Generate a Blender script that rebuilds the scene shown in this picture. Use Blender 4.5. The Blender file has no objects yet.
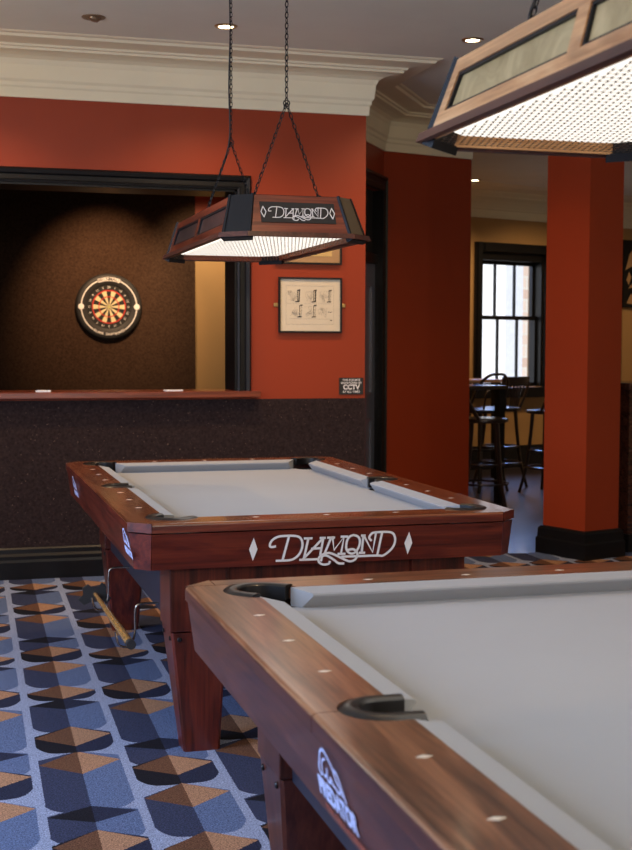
import bpy, bmesh, math, random
from mathutils import Vector, Matrix
random.seed(7)
PI = math.pi
S = bpy.context.scene
COL = S.collection

# ------------------------------------------------------------------ camera
FPX = 1304.14
cam_d = bpy.data.cameras.new('camera')
cam = bpy.data.objects.new('camera', cam_d); COL.objects.link(cam)
cam_d.sensor_fit = 'VERTICAL'; cam_d.sensor_height = 36.0
cam_d.lens = FPX * 36.0 / 850.0
Rr = Vector((0.96185159, -0.27355589, 0.00294811))
Ru = Vector((0.01357363, 0.05848385, 0.99819607))
Rf = Vector((0.27323483, 0.96007646, -0.05996593))
mw = Matrix((Rr, Ru, -Rf)).transposed().to_4x4()
mw.translation = Vector((0, 0, 1.36854))
cam.matrix_world = mw
cam_d.clip_start = 0.05; cam_d.clip_end = 200
cam_d.dof.use_dof = True
cam_d.dof.focus_distance = 4.35
cam_d.dof.aperture_fstop = 7.1
S.camera = cam

# ------------------------------------------------------------------ view, world
S.view_settings.view_transform = 'Standard'
S.view_settings.look = 'None'
S.view_settings.gamma = 1.0
S.view_settings.use_curve_mapping = False
S.view_settings.exposure = 0.08
wd = bpy.data.worlds.new('sky'); S.world = wd
wd.use_nodes = True
bg = wd.node_tree.nodes['Background']
bg.inputs['Color'].default_value = (0.93, 0.95, 1.0, 1)
bg.inputs['Strength'].default_value = 1.5


def look(o, d):
    o.rotation_euler = Vector(d).to_track_quat('-Z', 'Y').to_euler()


def area(name, loc, direction, sx, sy, power, color, spread=180):
    l = bpy.data.lights.new(name, 'AREA'); l.shape = 'RECTANGLE'
    l.size = sx; l.size_y = sy; l.energy = power; l.color = color; l.spread = math.radians(spread)
    o = bpy.data.objects.new(name, l); o.location = loc; look(o, direction); COL.objects.link(o)
    return o


DAY = (0.42, 0.63, 1.0)
WARM = (1.0, 0.66, 0.36)
# daylight through the two big windows of the left wall, and the one behind the camera
area('window_daylight', (-2.35, 3.6, 1.7), (1, 0.20, -0.45), 1.5, 1.9, 85, DAY, 140)
area('window_daylight', (-2.35, 0.7, 1.7), (1, 0.2, -0.45), 1.5, 1.9, 45, DAY, 140)
area('window_daylight', (0.9, -3.3, 1.8), (0.1, 1, -0.18), 2.2, 1.8, 22, (0.75, 0.85, 1.0))
# daylight through the far room's windows
area('window_daylight', (6.1, 15.9, 3.3), (-0.1, -1, -0.75), 3.0, 1.4, 420, (0.22, 0.42, 1.0))


def spot(name, loc, direction, power, color, angle=100, blend=0.8, radius=0.04):
    l = bpy.data.lights.new(name, 'SPOT'); l.energy = power; l.color = color
    l.spot_size = math.radians(angle); l.spot_blend = blend; l.shadow_soft_size = radius
    o = bpy.data.objects.new(name, l); o.location = loc; look(o, direction); COL.objects.link(o)
    return o


# ------------------------------------------------------------------ materials
MATS = {}


class NT:
    def __init__(s, name):
        s.m = bpy.data.materials.new(name); s.m.use_nodes = True
        s.t = s.m.node_tree; s.b = s.t.nodes['Principled BSDF']
        MATS[name] = s.m

    def n(s, typ, **kw):
        x = s.t.nodes.new(typ)
        for k, v in kw.items(): setattr(x, k, v)
        return x

    def l(s, a, b): s.t.links.new(a, b)

    def math(s, op, a, b=None, c=None):
        x = s.n('ShaderNodeMath', operation=op)
        for i, v in enumerate((a, b, c)):
            if v is None: continue
            if isinstance(v, (int, float)): x.inputs[i].default_value = v
            else: s.l(v, x.inputs[i])
        return x.outputs[0]

    def mix(s, fac, a, b, blend='MIX'):
        x = s.n('ShaderNodeMix', data_type='RGBA', blend_type=blend)
        for sock, v in ((x.inputs[0], fac), (x.inputs[6], a), (x.inputs[7], b)):
            if isinstance(v, (int, float)): sock.default_value = v
            elif isinstance(v, tuple): sock.default_value = (*v, 1)
            else: s.l(v, sock)
        return x.outputs[2]

    def coords(s, scale=(1, 1, 1), kind='Object', rot=(0, 0, 0)):
        tc = s.n('ShaderNodeTexCoord'); mp = s.n('ShaderNodeMapping')
        mp.inputs['Scale'].default_value = scale
        mp.inputs['Rotation'].default_value = rot
        s.l(tc.outputs[kind], mp.inputs[0]); return mp.outputs[0]

    def noise(s, vec, scale, detail=4, rough=0.55, dist=0.0):
        x = s.n('ShaderNodeTexNoise'); s.l(vec, x.inputs['Vector'])
        x.inputs['Scale'].default_value = scale; x.inputs['Detail'].default_value = detail
        x.inputs['Roughness'].default_value = rough; x.inputs['Distortion'].default_value = dist
        return x.outputs['Fac']

    def ramp(s, fac, stops):
        x = s.n('ShaderNodeValToRGB'); s.l(fac, x.inputs[0])
        e = x.color_ramp.elements
        while len(e) < len(stops): e.new(0.5)
        for el, (p, c) in zip(e, stops): el.position = p; el.color = (*c, 1)
        return x.outputs[0]

    def base(s, v):
        if isinstance(v, tuple): s.b.inputs['Base Color'].default_value = (*v, 1)
        else: s.l(v, s.b.inputs['Base Color'])

    def bump(s, h, strength=0.2, dist=0.002):
        x = s.n('ShaderNodeBump'); x.inputs['Strength'].default_value = strength
        x.inputs['Distance'].default_value = dist
        s.l(h, x.inputs['Height']); s.l(x.outputs[0], s.b.inputs['Normal'])

    def set(s, rough=0.5, metal=0.0, spec=0.5, coat=0.0, coat_rough=0.1):
        s.b.inputs['Roughness'].default_value = rough
        s.b.inputs['Metallic'].default_value = metal
        s.b.inputs['Specular IOR Level'].default_value = spec
        s.b.inputs['Coat Weight'].default_value = coat
        s.b.inputs['Coat Roughness'].default_value = coat_rough
        return s.m


def plain(name, col, rough=0.5, metal=0.0, spec=0.5, coat=0.0, var=0.12, vscale=12.0):
    t = NT(name)
    f = t.noise(t.coords(), vscale, 3)
    t.base(t.mix(f, tuple(c * (1 - var) for c in col), tuple(min(1, c * (1 + var)) for c in col)))
    return t.set(rough, metal, spec, coat)


def wood(name, dark, mid, light, grain='x', rough=0.25, coat=0.6, scale=1.0, coat_rough=0.12):
    t = NT(name)
    sc = {'x': (1.2, 14, 14), 'y': (14, 1.2, 14), 'z': (14, 14, 1.2)}[grain]
    v = t.coords(tuple(a * scale for a in sc))
    f = t.noise(v, 1.1, 6, 0.6, 1.6)
    sc2 = {'x': (2.5, 110, 110), 'y': (110, 2.5, 110), 'z': (110, 110, 2.5)}[grain]
    g = t.noise(t.coords(tuple(a * scale for a in sc2)), 1.0, 3, 0.6, 0.3)
    base = t.ramp(f, [(0.36, dark), (0.5, mid), (0.62, light)])
    t.base(t.mix(0.33, base, t.ramp(g, [(0.35, dark), (0.65, light)]), 'MIX'))
    t.bump(g, 0.04, 0.0006)
    return t.set(rough, 0, 0.5, coat, coat_rough)


def painted(name, col, rough=0.6, bumpy=0.12, var=0.08):
    t = NT(name)
    f = t.noise(t.coords(), 2.2, 5, 0.6)
    t.base(t.mix(f, tuple(c * (1 - var) for c in col), tuple(min(1, c * (1 + var)) for c in col)))
    t.bump(t.noise(t.coords(), 140, 3), bumpy, 0.0012)
    return t.set(rough, 0, 0.36)


painted('red_paint', (0.29, 0.036, 0.009), 0.42)
painted('tan_paint', (0.42, 0.25, 0.10), 0.6)
painted('ceiling_paint', (0.86, 0.87, 0.74), 0.7, 0.05)
painted('cornice_paint', (0.84, 0.77, 0.56), 0.6, 0.04)
painted('dark_paint', (0.02, 0.02, 0.022), 0.6)
plain('black_gloss', (0.005, 0.005, 0.006), 0.36, 0, 0.32, 0.04)
plain('black_satin', (0.009, 0.009, 0.010), 0.48, 0, 0.28)
plain('black_leather', (0.008, 0.007, 0.007), 0.36, 0, 0.36, 0.1, 0.3, 60)
plain('pocket_dark', (0.006, 0.006, 0.007), 0.7)
plain('panel_blue_black', (0.018, 0.019, 0.032), 0.4, 0, 0.4, 0.05)
plain('door_sheen_blue', (0.11, 0.13, 0.19), 0.28, 0, 0.6, 0.9)  # blue-grey reflected daylight is put into the door's colour
plain('steel', (0.42, 0.38, 0.33), 0.25, 1.0)
plain('black_metal', (0.02, 0.02, 0.022), 0.35, 0.6)
plain('brass', (0.55, 0.38, 0.16), 0.35, 1.0)
plain('bronze_metal', (0.30, 0.22, 0.13), 0.4, 0.7)
plain('white_print', (0.80, 0.78, 0.76), 0.5, var=0.02)
plain('red_print', (0.34, 0.10, 0.07), 0.5, var=0.02)
plain('blue_print', (0.52, 0.60, 0.92), 0.5, var=0.04)
plain('pearl', (0.66, 0.60, 0.50), 0.3, var=0.04)
plain('paper', (0.66, 0.58, 0.44), 0.7, var=0.04)
plain('paper_tan', (0.40, 0.24, 0.11), 0.7, var=0.1)
plain('paper_gold', (0.62, 0.42, 0.16), 0.7, var=0.1)
plain('ink', (0.02, 0.018, 0.016), 0.7)
plain('pencil', (0.38, 0.34, 0.27), 0.8)
plain('sisal_cream', (0.72, 0.62, 0.36), 0.8, var=0.08, vscale=300)
plain('sisal_black', (0.012, 0.012, 0.012), 0.8)
plain('sisal_red', (0.50, 0.03, 0.02), 0.8)
plain('sisal_green', (0.45, 0.42, 0.16), 0.8)
plain('rubber', (0.018, 0.017, 0.017), 0.6)
plain('chalk_white', (0.75, 0.78, 0.85), 0.8)
plain('stool_wood', (0.030, 0.017, 0.013), 0.3, 0, 0.5, 0.5)
plain('cue_wood', (0.46, 0.24, 0.07), 0.25, 0, 0.5, 0.7, 0.25, 20)

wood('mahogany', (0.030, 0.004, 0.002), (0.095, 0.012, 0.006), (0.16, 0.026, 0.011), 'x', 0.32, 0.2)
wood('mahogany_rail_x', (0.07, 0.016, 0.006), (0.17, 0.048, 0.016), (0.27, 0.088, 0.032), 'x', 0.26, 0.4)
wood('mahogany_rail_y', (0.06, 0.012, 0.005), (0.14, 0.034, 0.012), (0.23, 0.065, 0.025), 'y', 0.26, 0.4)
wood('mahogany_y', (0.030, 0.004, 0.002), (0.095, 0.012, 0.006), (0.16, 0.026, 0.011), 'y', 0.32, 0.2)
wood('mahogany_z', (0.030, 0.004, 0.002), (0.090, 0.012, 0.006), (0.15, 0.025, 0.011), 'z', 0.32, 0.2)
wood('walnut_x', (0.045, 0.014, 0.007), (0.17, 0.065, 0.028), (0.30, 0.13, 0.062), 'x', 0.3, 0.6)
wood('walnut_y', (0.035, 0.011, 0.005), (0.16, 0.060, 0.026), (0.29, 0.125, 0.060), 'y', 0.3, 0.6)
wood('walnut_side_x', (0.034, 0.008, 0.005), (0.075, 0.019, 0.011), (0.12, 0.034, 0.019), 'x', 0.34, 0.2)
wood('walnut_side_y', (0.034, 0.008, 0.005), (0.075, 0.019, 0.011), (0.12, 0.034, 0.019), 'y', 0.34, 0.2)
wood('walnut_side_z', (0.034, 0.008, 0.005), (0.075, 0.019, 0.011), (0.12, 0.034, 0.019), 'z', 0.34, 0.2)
wood('lamp_wood', (0.10, 0.018, 0.008), (0.21, 0.042, 0.016), (0.30, 0.075, 0.03), 'y', 0.3, 0.5)
wood('lamp_wood_x', (0.10, 0.018, 0.008), (0.21, 0.042, 0.016), (0.30, 0.075, 0.03), 'x', 0.3, 0.5)
wood('lamp_oak', (0.30, 0.13, 0.045), (0.58, 0.29, 0.115), (0.74, 0.43, 0.20), 'y', 0.4, 0.15)  # near lamp's wood, the daylight on it put into a paler colour
wood('lamp_wood_daylit_x', (0.30, 0.13, 0.045), (0.58, 0.29, 0.115), (0.74, 0.43, 0.20), 'x', 0.4, 0.15)
wood('lamp_rim', (0.035, 0.010, 0.006), (0.07, 0.020, 0.012), (0.11, 0.034, 0.02), 'y', 0.4, 0.0)
wood('ledge_wood', (0.09, 0.016, 0.007), (0.17, 0.033, 0.014), (0.25, 0.055, 0.024), 'x', 0.3, 0.4)
wood('bar_wood', (0.03, 0.010, 0.006), (0.06, 0.02, 0.011), (0.10, 0.035, 0.02), 'x', 0.25, 0.6)
wood('table_dark', (0.012, 0.007, 0.006), (0.022, 0.013, 0.01), (0.035, 0.022, 0.016), 'x', 0.25, 0.6)
wood('pale_top', (0.30, 0.16, 0.07), (0.42, 0.24, 0.11), (0.52, 0.32, 0.16), 'x', 0.35, 0.3)


def m_cloth(name, col):
    t = NT(name)
    f = t.noise(t.coords(), 3.0, 4)
    g = t.noise(t.coords(), 900, 2)
    a = t.mix(f, tuple(c * .94 for c in col), tuple(c * 1.05 for c in col))
    t.base(t.mix(t.math('MULTIPLY', g, 0.25), a, tuple(c * .75 for c in col)))
    t.bump(g, 0.15, 0.0004)
    t.b.inputs['Sheen Weight'].default_value = 0.15
    return t.set(0.85, 0, 0.2)


m_cloth('cloth_grey', (0.285, 0.29, 0.305))


def m_carpet_wall():
    t = NT('speckled_carpet')
    v = t.coords()
    a = t.noise(v, 60, 4, 0.7)
    sp = t.noise(v, 95, 1, 0.5)
    spk = t.ramp(sp, [(0.0, (0, 0, 0)), (0.735, (0, 0, 0)), (0.79, (1, 1, 1))])
    b = t.ramp(a, [(0.3, (0.016, 0.010, 0.010)), (0.7, (0.042, 0.027, 0.026))])
    t.base(t.mix(spk, b, (0.20, 0.13, 0.10)))
    t.bump(a, 0.6, 0.004)
    return t.set(0.95, 0, 0.1)


m_carpet_wall()


def m_dart_wall():
    t = NT('brown_felt')
    v = t.coords()
    a = t.noise(v, 45, 4, 0.7)
    t.base(t.ramp(a, [(0.3, (0.030, 0.016, 0.010)), (0.7, (0.065, 0.036, 0.022))]))
    t.bump(a, 0.5, 0.004)
    return t.set(0.95, 0, 0.1)


m_dart_wall()


def m_carpet():
    """woven carpet: columns of stacked lozenges, lighter right halves, pale gutters"""
    t = NT('patterned_carpet')
    tc = t.n('ShaderNodeTexCoord'); sep = t.n('ShaderNodeSeparateXYZ')
    wob = t.noise(tc.outputs['Object'], 160, 2)
    t.l(tc.outputs['Object'], sep.inputs[0])
    X, Y = sep.outputs[0], sep.outputs[1]
    P = 0.293
    w = t.math('MULTIPLY', t.math('SUBTRACT', wob, 0.5), 0.03)
    u0 = t.math('DIVIDE', t.math('SUBTRACT', X, t.math('MULTIPLY_ADD', Y, 0.0184, 0.185)), P)
    u0 = t.math('ADD', u0, w)
    colid = t.math('FLOOR', u0)
    x = t.math('SUBTRACT', t.math('SUBTRACT', u0, colid), 0.5)     # -0.5..0.5
    ax = t.math('ABSOLUTE', x)
    right = t.math('GREATER_THAN', x, 0.0)
    par = t.math('MODULO', t.math('ADD', colid, 100), 2)
    SP = 2.34
    s0 = t.math('ADD', t.math('SUBTRACT', 6.19 + SP * 10, Y), t.math('MULTIPLY', par, 0.62))
    s = t.math('MODULO', t.math('ADD', s0, t.math('MULTIPLY', w, 0.3)), SP)
    gut = (0.25, 0.30, 0.45)  # blue cast of the window light put into the gutter colour
    tan_l, tan_r = (0.12, 0.056, 0.032), (0.34, 0.19, 0.115)
    blu_l, blu_r = (0.032, 0.040, 0.085), (0.095, 0.135, 0.26)
    blk_l, blk_r = (0.008, 0.008, 0.014), (0.018, 0.022, 0.05)
    cT = t.mix(right, tan_l, tan_r); cB = t.mix(right, blu_l, blu_r); cK = t.mix(right, blk_l, blk_r)
    cur = None
    HW = 0.452
    inside = t.math('LESS_THAN', ax, HW)
    axn = t.math('DIVIDE', ax, HW)

    def body(top, bot, drop, colr, cur):
        # silhouette: sides straight, top slopes to the sides, bottom rounded
        lo = t.math('MULTIPLY_ADD', axn, drop, top)
        hi = t.math('SUBTRACT', bot, t.math('MULTIPLY', t.math('POWER', axn, 5.0), drop * 0.9))
        m = t.math('MULTIPLY', t.math('GREATER_THAN', s, lo), t.math('LESS_THAN', s, hi))
        return t.mix(t.math('MULTIPLY', m, inside), cur, colr)

    def rhomb(top, h, colr, cur):
        d = t.math('ADD', axn, t.math('DIVIDE', t.math('ABSOLUTE', t.math('SUBTRACT', s, top + h / 2)), h / 2))
        return t.mix(t.math('LESS_THAN', d, 1.0), cur, colr)

    cur = t.mix(0.0, gut, gut)
    for o in (-SP, 0):
        cur = body(1.80 + o, 2.38 + o, 0.07, cB, cur)
        cur = rhomb(1.80 + o, .24, cT, cur)
    cur = body(-0.01, 0.30, 0.07, cB, cur)
    cur = body(0.20, 0.50, 0.09, cK, cur)
    cur = rhomb(0.0, .14, cK, cur)
    cur = rhomb(0.20, .21, cT, cur)
    cur = body(0.49, 0.94, 0.10, cB, cur)
    cur = rhomb(0.49, .22, cT, cur)
    cur = body(0.92, 1.14, 0.09, cK, cur)
    cur = rhomb(0.91, .21, cT, cur)
    cur = body(1.12, 1.56, 0.08, cB, cur)
    cur = rhomb(1.12, .15, cK, cur)
    cur = body(1.50, 1.81, 0.10, cK, cur)
    cur = rhomb(1.50, .24, cT, cur)
    fz = t.noise(tc.outputs['Object'], 190, 3, 0.8)
    fz2 = t.noise(tc.outputs['Object'], 60, 3, 0.6)
    k = t.ramp(fz, [(0.36, (0.35, 0.35, 0.35)), (0.64, (1.6, 1.6, 1.6))])
    k2 = t.ramp(fz2, [(0.3, (0.85, 0.85, 0.85)), (0.7, (1.1, 1.1, 1.1))])
    c = t.mix(1.0, t.mix(1.0, cur, k, 'MULTIPLY'), k2, 'MULTIPLY')
    t.base(c)
    t.bump(fz, 0.5, 0.004)
    return t.set(0.95, 0, 0.15)


m_carpet()


def m_planks():
    t = NT('dark_floorboards')
    v = t.coords(rot=(0, 0, -math.radians(18)))
    br = t.n('ShaderNodeTexBrick'); t.l(v, br.inputs['Vector'])
    br.offset = 0.37; br.inputs['Scale'].default_value = 1.0
    br.inputs['Brick Width'].default_value = 1.4; br.inputs['Row Height'].default_value = 0.12
    br.inputs['Mortar Size'].default_value = 0.004
    br.inputs['Color1'].default_value = (0.020, 0.016, 0.020, 1); br.inputs['Color2'].default_value = (0.035, 0.027, 0.032, 1)
    br.inputs['Mortar'].default_value = (0.01, 0.008, 0.008, 1)
    f = t.noise(t.coords((3, 40, 1)), 1.5, 5)
    t.base(t.mix(0.4, br.outputs['Color'], t.ramp(f, [(0.3, (0.012, 0.009, 0.012)), (0.7, (0.045, 0.034, 0.04))])))
    t.bump(f, 0.1, 0.001)
    return t.set(0.3, 0, 0.5, 0.5)


m_planks()


def m_brick():
    t = NT('overexposed_brick')
    br = t.n('ShaderNodeTexBrick'); t.l(t.coords(rot=(PI / 2, 0, 0)), br.inputs['Vector'])
    br.inputs['Scale'].default_value = 1.0
    br.inputs['Brick Width'].default_value = 0.42; br.inputs['Row Height'].default_value = 0.2
    br.inputs['Mortar Size'].default_value = 0.02
    br.inputs['Color1'].default_value = (0.66, 0.48, 0.38, 1); br.inputs['Color2'].default_value = (0.80, 0.66, 0.55, 1)  # brick lightened so its colour carries the overexposed daylight
    br.inputs['Mortar'].default_value = (0.75, 0.7, 0.62, 1)
    t.base(br.outputs['Color'])
    return t.set(0.9)


m_brick()


def m_glass():
    t = NT('window_glass')
    tr = t.n('ShaderNodeBsdfTransparent'); gl = t.n('ShaderNodeBsdfGlossy'); mx = t.n('ShaderNodeMixShader')
    gl.inputs['Roughness'].default_value = 0.03
    mx.inputs[0].default_value = 0.06
    t.l(tr.outputs[0], mx.inputs[1]); t.l(gl.outputs[0], mx.inputs[2])
    out = [n for n in t.t.nodes if n.type == 'OUTPUT_MATERIAL'][0]
    t.l(mx.outputs[0], out.inputs[0])


m_glass()


def m_artglass(name, a, b):
    t = NT(name)
    f = t.noise(t.coords(), 9, 5, 0.6, 1.5)
    t.base(t.ramp(f, [(0.3, a), (0.7, b)]))
    return t.set(0.32, 0, 0.35, 0.1)


m_artglass('art_glass_dark', (0.035, 0.022, 0.018), (0.08, 0.055, 0.045))
m_artglass('art_glass_olive', (0.28, 0.20, 0.085), (0.50, 0.38, 0.19))


def emit(name, col, st):
    t = NT(name); t.base((0.8, 0.8, 0.8))
    t.b.inputs['Emission Color'].default_value = (*col, 1); t.b.inputs['Emission Strength'].default_value = st
    return t.set(0.6)


emit('diffuser_glow', (1.0, 0.94, 0.84), 1.25)
emit('bulb_glow', (1.0, 0.82, 0.55), 14.0)
G = MATS

# ------------------------------------------------------------------ mesh helpers


def obj(name, bm, mat, parent=None, smooth=False, mats=None):
    me = bpy.data.meshes.new(name)
    bmesh.ops.recalc_face_normals(bm, faces=bm.faces)
    bm.to_mesh(me); bm.free()
    for m in (mats or [mat]): me.materials.append(G[m])
    if smooth:
        for p in me.polygons: p.use_smooth = True
        me.set_sharp_from_angle(angle=math.radians(40))
    o = bpy.data.objects.new(name, me); COL.objects.link(o)
    if parent: o.parent = parent
    return o


def empty(name, loc, label, cat, rz=0, group=None):
    o = bpy.data.objects.new(name, None); COL.objects.link(o)
    o.location = loc; o.rotation_euler = (0, 0, rz); o.empty_display_size = 0.1
    tag(o, label, cat, group); return o


def tag(o, label=None, cat=None, group=None, kind=None):
    if label: o['label'] = label
    if cat: o['category'] = cat
    if group: o['group'] = group
    if kind: o['kind'] = kind
    return o


def struct(name, bm, mat, smooth=False, parent=None, label=None):
    o = obj(name, bm, mat, parent, smooth)
    if not parent: o['kind'] = 'structure'
    if label: o['label'] = label
    return o


def box(bm, x0, x1, y0, y1, z0, z1, bev=0.0, M=None):
    vs = [Vector((x, y, z)) for z in (z0, z1) for y in (y0, y1) for x in (x0, x1)]
    if M is not None: vs = [M @ v for v in vs]
    v = [bm.verts.new(p) for p in vs]
    fs = [bm.faces.new([v[i] for i in q]) for q in ((0, 2, 3, 1), (4, 5, 7, 6), (0, 1, 5, 4), (2, 6, 7, 3), (0, 4, 6, 2), (1, 3, 7, 5))]
    if bev:
        es = list({e for f in fs for e in f.edges})
        bmesh.ops.bevel(bm, geom=es, offset=bev, segments=2, profile=0.6, affect='EDGES')
    return bm


def bx(*a, **k): return box(bmesh.new(), *a, **k)


def prism(bm, pts, z0, z1, M=None, bev=0.0):
    lo = [Vector((p[0], p[1], z0)) for p in pts]; hi = [Vector((p[0], p[1], z1)) for p in pts]
    if M is not None: lo = [M @ p for p in lo]; hi = [M @ p for p in hi]
    a = [bm.verts.new(p) for p in lo]; b = [bm.verts.new(p) for p in hi]
    n = len(pts)
    bot = bm.faces.new(a[::-1]); top = bm.faces.new(b)
    for i in range(n): bm.faces.new((a[i], a[(i + 1) % n], b[(i + 1) % n], b[i]))
    if bev:
        bmesh.ops.bevel(bm, geom=list(top.edges), offset=bev, segments=2, profile=0.6, affect='EDGES')
    return bm


def hexa(bm, lo, hi):
    """solid from two matching loops of 3-D points"""
    a = [bm.verts.new(p) for p in lo]; b = [bm.verts.new(p) for p in hi]; n = len(a)
    bm.faces.new(a[::-1]); bm.faces.new(b)
    for i in range(n): bm.faces.new((a[i], a[(i + 1) % n], b[(i + 1) % n], b[i]))
    return bm


def sweep(bm, path, prof, closed=False, up=Vector((0, 0, 1)), caps=True):
    """mitred sweep of profile (offset to the right of travel, height) along a path in the XY plane"""
    n = len(path); P = [Vector(p) for p in path]; rings = []
    for i in range(n):
        if closed: a, b = P[i - 1], P[(i + 1) % n]
        else: a, b = P[max(i - 1, 0)], P[min(i + 1, n - 1)]
        d1 = (P[i] - a).normalized() if (P[i] - a).length > 1e-9 else (b - P[i]).normalized()
        d2 = (b - P[i]).normalized() if (b - P[i]).length > 1e-9 else d1
        r1 = d1.cross(up); r2 = d2.cross(up); r = (r1 + r2); r.normalize()
        k = 1.0 / max(0.3, r.dot(r1))
        rings.append([bm.verts.new(P[i] + r * (o * k) + up * z) for o, z in prof])
    m = len(prof)
    for i in range(n if closed else n - 1):
        A, B = rings[i], rings[(i + 1) % n]
        for j in range(m):
            if A[j].co == A[(j + 1) % m].co: continue
            bm.faces.new((A[j], A[(j + 1) % m], B[(j + 1) % m], B[j]))
    if caps and not closed:
        bm.faces.new(rings[0][::-1]); bm.faces.new(rings[-1])
    return bm


def tube(bm, pts, r, seg=8, closed=False, rs=None):
    P = [Vector(p) for p in pts]; n = len(P); rings = []
    nrm = None
    for i in range(n):
        if closed: t = (P[(i + 1) % n] - P[i - 1]).normalized()
        else: t = (P[min(i + 1, n - 1)] - P[max(i - 1, 0)]).normalized()
        if nrm is None:
            nrm = t.orthogonal().normalized()
        else:
            nrm = (nrm - t * nrm.dot(t)).normalized()
        bn = t.cross(nrm); rr = rs[i] if rs else r
        rings.append([bm.verts.new(P[i] + (nrm * math.cos(2 * PI * k / seg) + bn * math.sin(2 * PI * k / seg)) * rr) for k in range(seg)])
    for i in range(n if closed else n - 1):
        A, B = rings[i], rings[(i + 1) % n]
        for k in range(seg): bm.faces.new((A[k], A[(k + 1) % seg], B[(k + 1) % seg], B[k]))
    if not closed:
        bm.faces.new(rings[0][::-1]); bm.faces.new(rings[-1])
    return bm


def lathe(bm, prof, seg=32, M=None):
    rings = []
    for r, z in prof:
        rings.append([Vector((r * math.cos(2 * PI * k / seg), r * math.sin(2 * PI * k / seg), z)) for k in range(seg)])
    if M is not None: rings = [[M @ p for p in R] for R in rings]
    V = [[bm.verts.new(p) for p in R] for R in rings]
    for i in range(len(V) - 1):
        for k in range(seg): bm.faces.new((V[i][k], V[i][(k + 1) % seg], V[i + 1][(k + 1) % seg], V[i + 1][k]))
    bm.faces.new(V[0][::-1]); bm.faces.new(V[-1])
    return bm


def smooth_path(pts, n=6, closed=False):
    P = [Vector(p) for p in pts]; out = []; m = len(P)
    for i in range(m if closed else m - 1):
        p0 = P[i - 1] if (i > 0 or closed) else P[0]
        p1 = P[i]; p2 = P[(i + 1) % m]
        p3 = P[(i + 2) % m] if (closed or i + 2 < m) else P[-1]
        for k in range(n):
            t = k / n
            out.append(0.5 * ((2 * p1) + (-p0 + p2) * t + (2 * p0 - 5 * p1 + 4 * p2 - p3) * t * t + (-p0 + 3 * p1 - 3 * p2 + p3) * t ** 3))
    if not closed: out.append(P[-1])
    return out


def ribbon(bm, pts, w, t, M, smooth=True):
    """flat stroke of width w, thickness t, drawn in local XY and placed by M"""
    P = [Vector((p[0], p[1], 0)) for p in pts]
    if smooth and len(P) > 2: P = smooth_path(P, 5)
    n = len(P); L = []
    for i in range(n):
        d = (P[min(i + 1, n - 1)] - P[max(i - 1, 0)])
        if d.length < 1e-9: d = Vector((1, 0, 0))
        d.normalize(); nn = Vector((-d.y, d.x, 0)) * w / 2
        ext = d * (w * 0.3) * (-1 if i == 0 else 1 if i == n - 1 else 0)
        L.append([bm.verts.new(M @ (P[i] + ext + s * nn + Vector((0, 0, z)))) for s, z in ((1, 0), (1, t), (-1, t), (-1, 0))])
    for i in range(n - 1):
        for k in range(4): bm.faces.new((L[i][k], L[i][(k + 1) % 4], L[i + 1][(k + 1) % 4], L[i + 1][k]))
    bm.faces.new(L[0][::-1]); bm.faces.new(L[-1])
    return bm


def text_bm(bm, s, size, M, depth=0.0006, squash=1.0, bold=0.0, shear=0.0, align='CENTER'):
    cu = bpy.data.curves.new('t', 'FONT'); cu.body = s; cu.size = size; cu.extrude = depth / 2
    cu.align_x = align; cu.align_y = 'CENTER'; cu.offset = bold; cu.shear = shear; cu.resolution_u = 3
    o = bpy.data.objects.new('t', cu); COL.objects.link(o)
    dg = bpy.context.evaluated_depsgraph_get(); dg.update()
    me = bpy.data.meshes.new_from_object(o.evaluated_get(dg))
    me.transform(M @ Matrix.Diagonal((squash, 1, 1, 1)))
    bm.from_mesh(me)
    bpy.data.objects.remove(o); bpy.data.curves.remove(cu); bpy.data.meshes.remove(me)
    return bm


def boolean(o, cutters, op='DIFFERENCE'):
    """cut with temporary solids and keep the evaluated mesh"""
    for c in cutters:
        c.parent = o.parent
        md = o.modifiers.new('b', 'BOOLEAN'); md.object = c; md.operation = op; md.solver = 'EXACT'
    dg = bpy.context.evaluated_depsgraph_get(); dg.update()
    me = bpy.data.meshes.new_from_object(o.evaluated_get(dg))
    o.modifiers.clear(); old = o.data; o.data = me; me.name = old.name
    bpy.data.meshes.remove(old)


def copy_tree(o, parent=None):
    c = o.copy(); COL.objects.link(c); c.parent = parent
    for ch in [x for x in COL.objects if x.parent == o]: copy_tree(ch, c)
    return c


def frameM(origin, xdir, ydir):
    """matrix whose local X,Y,Z are xdir, ydir and their cross product"""
    x = Vector(xdir).normalized(); y = Vector(ydir).normalized(); z = x.cross(y)
    m = Matrix((x, y, z)).transposed().to_4x4(); m.translation = Vector(origin); return m


# ================================================================== SETTING
HC = 3.10      # ceiling
W = 7.808      # front wall plane
TH = math.radians(18)
C18, S18 = math.cos(TH), math.sin(TH)
F0 = Vector((5.647, 13.454, 0))                      # point on the far wall, left edge of its window


def far(s, t=0.0, z=0.0): return Vector((F0.x + s * C18 + t * -S18 * -1 * -1, F0.y + s * S18 + t * C18, z)) if False else Vector((F0.x + s * C18 - t * S18, F0.y + s * S18 + t * C18, z))


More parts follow.
